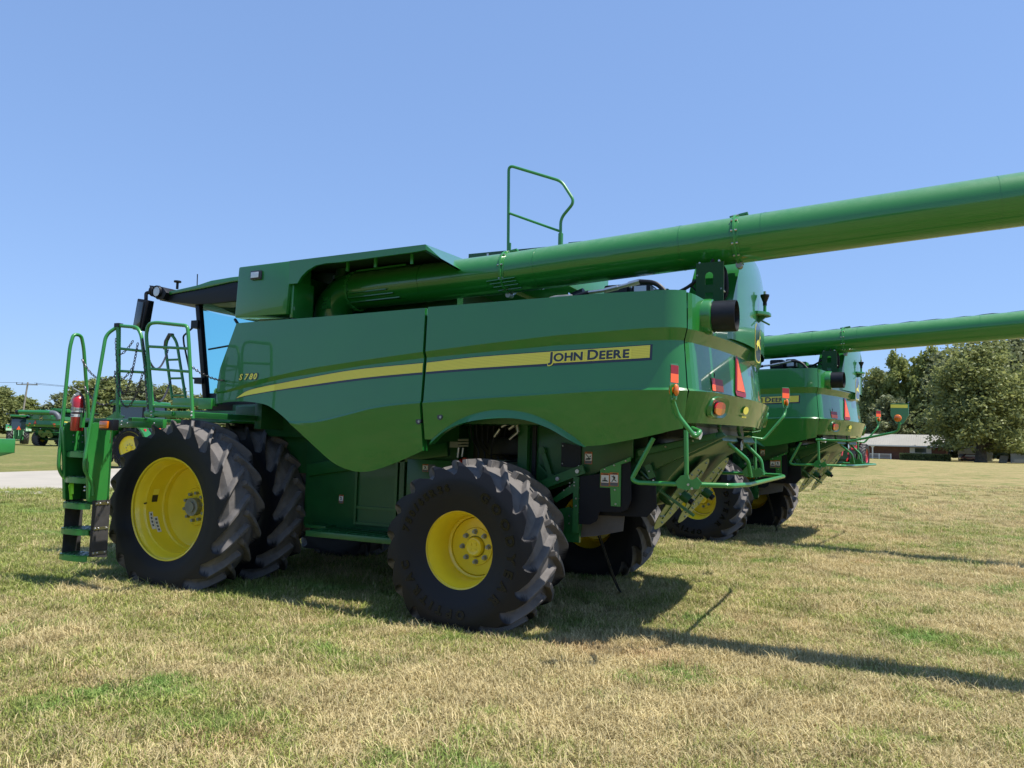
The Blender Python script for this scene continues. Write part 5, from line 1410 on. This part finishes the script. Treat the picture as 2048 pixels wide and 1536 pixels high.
tree(T3, 14.8, 199.0, 4.0, (1.35,2.05), 'tall tree between the spreading oak and the narrow tree behind the house')
tree(T2, 4.6, 205.5, 1.2, (1.0,1.75), 'mid height rounded tree behind the left half of the house roof')
tree(T2, 0.0, 212.3, 3.3, (1.0,1.40), 'lowest leftmost tree of the clump behind the house')
tree(T1, 7.0, 192.0, 5.1, (1.2,1.15), 'low dark tree just above the house ridge')
tree(T1, 19.0, 195.8, .7, (1.3,1.95), 'tall dark tree directly behind the spreading oak')
tree(T3, 31.3, 168.0, .2, (1.0,1.05), 'small bright green tree beside the white fence at the right edge')
tree(T3, 36.5, 172.0, 2.2, (1.2,1.7), 'bright green tree at the far right edge behind the white fence')
tree(T2, 25.0, 205.0, .9, (1.6,.62), 'low bushes seen between the house and the carport under the oak', None, 'bush')
tree(T1, 34.0, 190.0, 2.9, (1.5,.75), 'low dark trees behind the leaning board under the oak', None, 'bush')
# far tree belt on the left
BELT = [(-152,61,12.5),(-146,64,13.2),(-142,68,11.0),(-138,72,11.6),(-136,77,8.6),(-134,81,7.2),(-131,86,8.2),(-127,88,10.6),(-124,91,11.2),(-120,94,10.8),(-117,97,10.2),(-113,99,8.4),(-110,102,9.2),(-107,105,10.8),(-103,108,11.0),(-99,110,10.6),(-95,113,11.4)]
ORD = ['first','second','third','fourth','fifth','sixth','seventh','eighth','ninth','tenth','eleventh','twelfth','thirteenth','fourteenth','fifteenth','sixteenth','seventeenth']
for k, (x, y, h_) in enumerate(BELT):
    ms = (T1, T2, T3)[k % 3] if k % 4 else T2
    tree(ms, x, y, k*1.7, (h_/12*1.15, h_/12), ORD[k]+' tree from the left in the distant grey green belt behind the left tractors', 'trees in the distant belt at the left')
# trees across the field behind the camera (they show as reflections in the paint)
for k, (x, y, s_) in enumerate(((-28,-58,1.0),(-20,-58,1.35),(-12,-59,1.15),(-3,-61,1.45),(8,-60,1.2),(20,-60,1.5),(34,-54,1.2),(52,-42,1.3),(66,-20,1.2))):
    tree((T1,T2,T3)[k % 3], x, y, k*2.1, s_*.62, 'tree across the field behind the photographer, seen only as a reflection in the green paint', 'trees behind the photographer', z=0)

# ------------------------------------------------------------------ house and yard
def house():
    e = empty('brick_house', (17.7,167.1,hgt(17.7,167.1)), math.radians(-4.7))
    W_ = 25.0
    mb = MB(); mb.box((-W_,0,0),(-.6,8,2.75), BRICK); mb.obj('wall', e)
    mb = MB(); mb.prism([(-W_-.8,-1.9,2.72),(-W_-.8,9,2.72),(-W_-.8,3.6,5.1)], (W_+1.2,0,0), HOUSEROOF)
    for k in range(62):
        x = -W_-.7+.42*k; mb.bar((x,-1.88,2.76),(x,3.6,5.13), .04, .05, HOUSEROOF)
    mb.obj('roof', e)
    MB().box((-W_-.85,-1.98,2.56),(.45,-1.90,2.80), WHITEP).obj('fascia', e)
    MB().box((-W_,-1.9,2.60),(-.2,0,2.66), WHITEP).obj('porch_ceiling', e)
    for x in (-W_+2.0,-19.3,-17.0,-13.6):
        mb = MB(); mb.box((x-.12,-1.75,0),(x+.12,-1.5,2.6), WHITEP); mb.prism([(x-.45,-1.7,2.6),(x+.45,-1.7,2.6),(x+.12,-1.7,2.2),(x-.12,-1.7,2.2)], (0,.1,0), WHITEP); mb.obj('porch_post', e)
    mb = MB(); mb.box((-22.6,-1.68,.95),(-10.2,-1.60,1.05), WHITEP); mb.box((-22.6,-1.68,.15),(-10.2,-1.60,.22), WHITEP)
    for k in range(80):
        x = -22.5+.155*k; mb.box((x,-1.66,.2),(x+.045,-1.62,1.0), WHITEP)
    for x in (-22.6,-19.9,-14.9,-12.4,-10.3): mb.box((x-.12,-1.7,0),(x+.12,-1.58,1.1), WHITEP)
    mb.obj('porch_railing', e)
    mb = MB(); mb.box((-18.9,-.08,.4),(-15.0,.02,2.45), WHITEP); 
    f = mb.obj('window_frame', e); mb = MB()
    for k in range(4): mb.box((-18.8+.95*k,-.11,.5),(-17.95+.95*k,-.07,2.4), CURTAIN)
    mb.obj('pane', f)
    mb = MB(); mb.box((-7.0,-.08,1.35),(-3.2,.02,2.45), WHITEP); f = mb.obj('window_frame', e); MB().box((-6.1,-.11,1.45),(-4.1,-.07,2.35), DARKGLASS).obj('pane', f)
    mb = MB(); mb.box((-21.2,-.07,0),(-20.2,.02,2.1), WHITEP); mb.obj('door', e)
    mb = MB(); mb.box((-.1,-1.6,1.9),(.3,-1.5,2.4), WHITEP); mb.bar((-.3,-1.6,2.6),(.5,-2.2,1.9), .18, .1, WHITEP); mb.obj('downpipe', e)
    tag(e, 'long low brick ranch house with a pale metal roof and white porch posts', 'house')
    # hedge
    he = LEAFS[1]
    mb = MB(); mb.box((0,0,0),(8.4,1.1,1.05), DKHEDGE); core = mb
    h = empty('hedge', (9.0,160.6,hgt(9,160)), math.radians(2)); core.obj('hedge_core', h)
    rg = np.random.default_rng(5); n = 5000; P = rg.random((n,3))*np.array([8.6,1.3,1.15])-np.array([.1,.1,0]); fsel = rg.random(n)
    P[fsel < .6, 1] = -.05+rg.random((fsel < .6).sum())*.12; P[(fsel >= .6), 2] = 1.02+rg.random((fsel >= .6).sum())*.14
    s = .07+.07*rg.random((n,1)); u = rg.normal(size=(n,3)); v = rg.normal(size=(n,3)); Q = np.stack([P-u*s, P+v*s, P+u*s], 1).reshape(-1,3)
    me = bpy.data.meshes.new('foliage'); me.from_pydata([tuple(q) for q in Q.tolist()], [], [(3*i,3*i+1,3*i+2) for i in range(n)]); at = me.attributes.new('tint','FLOAT','POINT'); at.data.foreach_set('value', np.repeat(rg.random(n), 3).astype(np.float32)); me.materials.append(LEAFS[0]); mobj('foliage', me, h)
    tag(h, 'clipped dark green hedge along the front of the brick house', 'hedge')
    # carport
    c = empty('carport', (19.5,174,hgt(19.5,174)), math.radians(-4))
    mb = MB(); mb.box((0,0,2.2),(6.0,6,2.3), GALV); mb.prism([(0,-.1,2.2),(6,-.1,2.2),(6,-.1,2.9),(3,-.1,3.2),(0,-.1,2.9)], (0,6,0), GALV)
    mb.box((0,-.2,1.5),(6.0,-.1,2.9), GALV)
    for k in range(9): mb.box((0,-.24,1.55+.15*k),(6,-.2,1.6+.15*k), GALV)
    mb.obj('roof_panel', c)
    for x in (.05,5.9): MB().box((x,-.1,0),(x+.08,0,2.2), DULLSTEEL).obj('post', c)
    MB().box((0,5,0),(6,5.1,2.2), GALV).obj('back_wall', c)
    tag(c, 'open grey corrugated metal carport between the house and the spreading oak', 'carport')
    cr = empty('parked_car', (21.8,176.2,hgt(21,176)+.0), .2)
    MB().prism([(-1.9,-.8,.35),(1.9,-.8,.35),(1.95,-.8,.8),(1.2,-.8,.95),(.7,-.8,1.4),(-1.0,-.8,1.4),(-1.5,-.8,.95),(-1.95,-.8,.85)], (0,1.6,0), mat('maroon_paint', (.10,.008,.014), .3, coat=1)).obj('body', cr, bevel=.06)
    MB().prism([(-1.35,-.82,.95),(1.05,-.82,.95),(.65,-.82,1.33),(-.95,-.82,1.33)], (0,1.64,0), DARKGLASS).obj('window', cr)
    for x in (-1.2,1.2):
        for y_ in (-.8,.8): MB().lathe([(.0,-.1),(.2,-.1),(.33,-.09),(.33,.09),(.2,.1),(0,.1)], BLACK, (x,y_,.33), 20).obj('wheel', cr)
    tag(cr, 'dark red car parked in the shade under the carport', 'car')
    # white fence
    f = empty('white_fence', (28.2,171.5,hgt(28,171)), math.radians(-18))
    mb = MB()
    for k in range(36): mb.box((.22*k,0,.05),(.22*k+.20,.03,1.95), WHITEP)
    mb.obj('board_panel', f); 
    for k in range(4): MB().box((2.5*k,.04,0),(2.5*k+.1,.14,1.9), WHITEP).obj('post', f)
    tag(f, 'white vertical board fence at the right edge beyond the oak', 'fence')
    f2 = empty('leaning_board', (26.0,170.0,hgt(26,170)), .3); MB().prism([(0,0,0),(1.5,0,0),(2.1,.4,1.35),(.6,.4,1.35)], (0,.06,0), WOODP).obj('board', f2); tag(f2, 'weathered brown board leaning near the foot of the oak', 'board')
    # fountain, flag pole
    q = empty('fountain', (3.0,148.5,hgt(3,148)), 0)
    mb = MB(); mb.lathe([(.0,.0),(.35,.0),(.3,.15),(.16,.25),(.14,.75),(.2,.85),(.0,.85)], WHITEP, n=20, axis='z'); mb.obj('pedestal', q)
    MB().lathe([(.0,.85),(.3,.88),(.62,1.05),(.66,1.1),(.55,1.08),(.0,.95)], WHITEP, n=24, axis='z').obj('basin', q)
    MB().lathe([(.0,1.0),(.09,1.0),(.07,1.5),(.36,1.66),(.38,1.7),(.08,1.66),(.06,1.95),(.16,2.02),(.05,2.05),(.0,2.25)], WHITEP, n=20, axis='z').obj('upper_tier', q)
    tag(q, 'white two tier garden fountain in front of the house porch', 'fountain')
    q = MB().tube([(0,0,0),(0,0,7.3)], .045, GALV, 8, r2=.02).obj('flag_pole', loc=(2.5,142.9,hgt(2.5,143))); tag(q, 'thin bare metal pole standing on the lawn in front of the house', 'pole')
DKHEDGE = mat('hedge_shade', (.018,.026,.012), .9)
house()

# ------------------------------------------------------------------ power pole and lines
e = empty('power_pole', (-104.8,62.1,0), .35)
MB().tube([(0,0,0),(.62,.2,8.4)], .16, WOODP, 10, r2=.11).obj('mast', e)
MB().bar((-.95,.0,8.05),(2.1,.3,8.05), .12, .12, WOODP).obj('crossarm', e)
for x in (-.9,-.1,2.0): MB().cyl((x,.02+.1*x,8.1),(x,.02+.1*x,8.35), .06, GREYL, 8).obj('insulator', e)
tag(e, 'weathered wooden power pole with a crossarm in front of the distant trees', 'power pole')
for k, (p0, p1, sg) in enumerate((((-105.6,61.6,8.3),(-60,100,8.6),.9),((-103.0,62.6,8.3),(-50,112,8.2),1.1),((-105.6,61.6,8.3),(-150,30,9.5),.8))):
    mb = MB(); pts = []
    for j in range(25):
        t = j/24; pts.append(Vector(p0)*(1-t)+Vector(p1)*t-Vector((0,0,sg*4*t*(1-t))))
    mb.tube(pts, .022, BLACK, 5); tag(mb.obj('power_line'), ('upper thin power line running right from the wooden pole','lower thin power line running right from the wooden pole','thin power line leaving the wooden pole to the left')[k], 'power line')
mb = MB(); mb.tube([(-20,230,17.5),(20,230,19.8)], .03, BLACK, 5); tag(mb.obj('power_line'), 'thin power line crossing the sky left of the trees behind the house', 'power line')

# ------------------------------------------------------------------ tractors
def dress_wheel(par, x, y, r, wd, rim_r, side, rimm=None):
    rim_r *= 1.0
    ww = empty('wheel', (x, y, r*.95), 0 if side < 0 else math.pi, par)
    s = r/.985
    t = mobj('tyre', FT, ww, (0, (.24+.04*(rim_r > .7))*wd/.52, 0)); t.scale = (s, wd/.52, s)
    mb = MB(); q = rim_r; mb.lathe([(q*.98,.005),(q,.02),(q*.93,.03),(q*.88,.08),(q*.84,.10),(q*.5,.12),(q*.3,.09),(q*.16,.09),(q*.14,.05),(0,.05)], rimm or YELLOW, n=40)
    for k in range(8): a = k*math.pi/4; mb.cyl((q*.24*math.cos(a),.09,q*.24*math.sin(a)),(q*.24*math.cos(a),.06,q*.24*math.sin(a)), .02, DULLSTEEL, 6)
    mb.obj('rim', ww); return ww
def tractor(name='tractor', duals=False, rimm=None, paint=None, rimr=.60):
    G = paint or GREEN
    e = empty(name)
    for sg in (-1, 1):
        dress_wheel(e, 0, .95*sg, .98, .55, rimr, sg, rimm); dress_wheel(e, -2.9, .85*sg, .74, .48, .42, sg, rimm)
        if duals: dress_wheel(e, 0, 1.6*sg, .98, .52, .60, sg, rimm)
        mb = MB(); pts = [(.98*math.cos(a)*1.12, .98+1.08*math.sin(a)) for a in [math.radians(25+13*k) for k in range(11)]]
        mb.prism([(x, sg*.62, z) for x, z in pts]+[(x*.93, sg*.62, z-.06) for x, z in reversed(pts)], (0, sg*.5, 0), G); mb.obj('fender', e)
        MB().cyl((.75,sg*.9,1.75),(.82,sg*.9,1.75), .06, REDLENS, 12).obj('tail_light', e)
    MB().prism([(-3.6,-.38,.95),(-3.6,-.38,1.55),(-3.3,-.38,1.85),(-1.2,-.38,2.0),(-1.2,-.38,.95)], (0,.76,0), G).obj('hood', e, bevel=.05)
    MB().prism([(-3.2,-.40,1.55),(-1.3,-.40,1.68),(-1.3,-.40,1.76),(-3.2,-.40,1.62)], (0,.80,0), DECALY).obj('stripe_decal', e)
    MB().box((-3.4,-.3,.55),(.5,.3,1.0), DKGREEN).obj('chassis', e, bevel=.03)
    mb = MB()
    for x, y in ((-1.15,-.7),(-1.15,.7),(.55,-.78),(.55,.78)): mb.bar((x,y,1.1),(x*.92,y*.92,2.85), .08, .08, BLACK)
    mb.box((-1.15,-.7,1.0),(.6,.7,1.45), BLACK); mb.obj('cab_frame', e)
    MB().prism([(-1.12,-.68,1.45),(.58,-.68,1.45),(.52,-.64,2.82),(-1.05,-.64,2.82)], (0,1.32,0), DARKGLASS).obj('cab_glass', e)
    MB().box((-1.3,-.82,2.85),(.72,.82,3.08), G).obj('cab_roof', e, bevel=.06)
    mb = MB()
    mb.prism([(.75,-.5,.6),(.75,.5,.6),(.75,.6,1.25),(.75,.42,1.6),(.75,-.42,1.6),(.75,-.6,1.25)], (-.25,0,0), DKGREEN)
    for y in (-.42,.42): mb.bar((.7,y,.95),(1.35,y*.9,.5), .08, .1, G); mb.bar((.75,y,1.4),(1.1,y,1.0), .06, .07, G)
    mb.tube([(.8,0,1.5),(1.3,0,.9)], .05, G); mb.box((.8,-.2,.4),(1.3,.2,.5), DKGREEN)
    mb.obj('hitch', e)
    MB().prism([(.83,-.2,1.55),(.83,.2,1.55),(.83,0,1.95)], (.012,0,0), FLUOR).obj('warning_triangle', e)
    MB().tube([(-1.25,-.55,1.5),(-1.25,-.55,2.95)], .05, BLACK, 10).obj('exhaust', e)
    return e
def place(o, x, y, rz, label, group=None, cat='tractor', z=None):
    o.location = (x, y, hgt(x, y) if z is None else z); o.rotation_euler = (0,0,rz); tag(o, label, cat, group); return o
TR = tractor()
# rear faces point to the camera: heading away
vx, vy = -74.4-CX, 43.5-CY
place(TR, -74.4, 43.5, math.atan2(-vy, -vx)+.05, 'green tractor seen from behind with dark cab glass, left of the distant harvester', 'distant green tractors')
T_2 = copy_tree(TR); place(T_2, -76.2, 39.9, math.atan2(-vy, -vx)+.1, 'green tractor cut by the left picture edge, seen from behind', 'distant green tractors')
T_3 = tractor('row_crop_tractor', rimr=.74); place(T_3, -23.9, 18.6, math.radians(12), 'green tractor with large yellow rear rim standing across the drive behind the boarding ladder')
RIMRED = mat('red_rim_paint', (.45,.02,.03), .35, coat=.6); REDT = mat('red_tractor_paint', (.38,.012,.018), .35, coat=.8)
T_4 = tractor('dual_wheel_tractor', True, RIMRED, REDT); place(T_4, 3.9, 62.0, math.radians(-100), 'red tractor with black dual rear tyres and red rims, glimpsed under the second harvester')
# far harvester: same machine, grain tube folded across the back
C3 = copy_tree(C1, skip=('unloading_auger','marker_arm','rim_label','safety_chain','roof_rail'))
for ch in list(C3.children):
    pass
C3.location = (0,0,0)
ang = math.atan2(-(42.3-CY), -(-67.9-CX))-math.radians(36)
C3.matrix_world = Matrix.Translation((-68.3, 42.1, 0)) @ Matrix.Rotation(ang, 4, 'Z') @ Matrix.Translation((-5.7, -YC, 0))
mb = MB(); mb.tube([(6.15,-.1,3.36),(6.12,3.2,3.36)], .21, GREEN, 24)
mb.obj('unloading_auger', C3)
mb = MB(); mb.tube([(6.12,3.2,3.36),(6.1,3.6,3.34),(6.1,3.95,3.1),(6.1,4.1,2.7)], .24, GREYL, 16, fillet=.2); mb.tube([(6.15,-.1,3.36),(6.15,-.35,3.30)], .24, BLACK, 16)
mb.obj('grain_spout', C3)
tag(C3, 'distant green combine harvester seen from behind with its grain tube folded across the back', 'combine harvester', 'green combine harvesters parked on the grass')

# implement at the left edge
e = empty('header_trailer', (-13.9,6.0,0), math.radians(60))
mb = MB(); mb.prism([(-3.5,-.3,1.10),(.62,-.3,1.10),(.62,-.3,1.45),(-3.5,-.3,1.45)], (0,.6,0), GREEN2); mb.prism([(-3.5,-.3,1.1),(.62,-.3,1.1),(.1,-.2,.93),(-3.5,-.2,.93)], (0,.5,0), GREEN2)
mb.obj('frame_beam', e, bevel=.01)
dress_wheel(e, -.35, -.1, .42, .30, .22, -1)
tag(e, 'green box beam of a farm implement with small tyre at the left edge', 'farm implement')

# small things
mb = MB(); mb.prism([(-.03,-.05,0),(.03,-.05,0),(.03,.05,0),(-.03,.05,0)], (0,0,.02), ORANGE); mb.prism([(-.06,-.01,0),(.08,-.01,0),(.05,-.01,.34),(-.04,-.01,.36)], (0,.02,0), mat('pink_marker', (.75,.38,.25), .6))
tag(mb.obj('marker_stake', loc=(-41.2,26.3,0)), 'small pale orange marker stake on the field left of the ladder', 'marker stake')
mb = MB(); rr_ = random.Random(5)
for k in range(7):
    c = Vector((.03*k-.09, rr_.uniform(-.02,.02), .045)); mb.add([c+Vector((rr_.uniform(-.03,.03), rr_.uniform(-.02,.02), rr_.uniform(-.01,.02))) for _ in range(3)]+[c+Vector((0,0,.02))], [(0,1,2),(0,1,3),(1,2,3)], WHITE)
tag(mb.obj('paper_scrap', loc=(4.74,2.72,.0)), 'torn white paper scrap lying on the shaded grass behind the rear wheel', 'litter')
mb = MB()
for pts in ([(-1.72,-.06,1.16),(-1.70,-.10,1.10),(-1.66,-.11,1.03),(-1.63,-.12,.96)],[(-1.72,-.06,1.17),(-1.76,-.10,1.16),(-1.80,-.11,1.19)],[(-1.70,-.05,1.19),(-1.66,-.1,1.12),(-1.62,-.12,1.02)]):
    for a, b in zip(pts, pts[1:]): mb.bar(a, b, .028, .004, NEON)
tag(mb.obj('ribbon', smooth=None, loc=(.78,-.40,.02)), 'lime green ribbon tied to the left hand rail of the boarding ladder', 'ribbon')
# fire extinguisher on the platform
e = empty('fire_extinguisher', (-.90,-.48,1.72), 0); e.scale = (.76,.76,.76)
MB().lathe([(.0,.0),(.078,.0),(.085,.02),(.085,.40),(.075,.46),(.045,.50),(.03,.51),(0,.51)], REDP, n=32, axis='z').obj('cylinder_body', e)
mb = MB(); mb.lathe([(.0865,.27),(.0868,.33)], WHITE, n=32, axis='z'); mb.lathe([(.0865,.20),(.0868,.24)], WHITE, n=32, axis='z'); mb.lathe([(.0872,.245),(.0872,.265)], DECALK, n=32, axis='z')
for k in range(5): mb.box((-.05+.02*k,-.0885,.29),(-.038+.02*k,-.086,.31), GREYL); mb.box((-.05+.02*k,-.0885,.212),(-.038+.02*k,-.086,.225), GREYL)
mb.obj('label_band', e)
mb = MB(); mb.cyl((0,0,.50),(0,0,.55), .025, DULLSTEEL, 12); mb.bar((.02,0,.56),(-.15,0,.62), .025, .012, DULLSTEEL); mb.bar((.02,0,.54),(-.07,-.01,.48), .02, .012, STEEL); mb.cyl((.0,-.03,.53),(.03,-.045,.53), .022, STEEL, 12)
mb.tube([(-.06,-.02,.52),(-.10,-.03,.46),(-.12,-.03,.40)], .016, WHITE, 10); mb.obj('valve', e)
MB().tube([(.02,0,.54),(.10,.0,.50),(.13,0,.38),(.125,0,.2)], .011, BLACK, 10, fillet=.05).obj('hose', e)
mb = MB(); mb.lathe([(.088,.30),(.091,.30),(.091,.325),(.088,.325)], DULLSTEEL, n=24, axis='z'); mb.box((.02,-.11,.29),(.06,-.085,.34), DULLSTEEL); mb.box((.085,-.02,.05),(.13,.03,.26), GREEN2); mb.obj('bracket', e)
tag(e, 'red fire extinguisher with a white and black label strapped beside the boarding ladder', 'fire extinguisher')
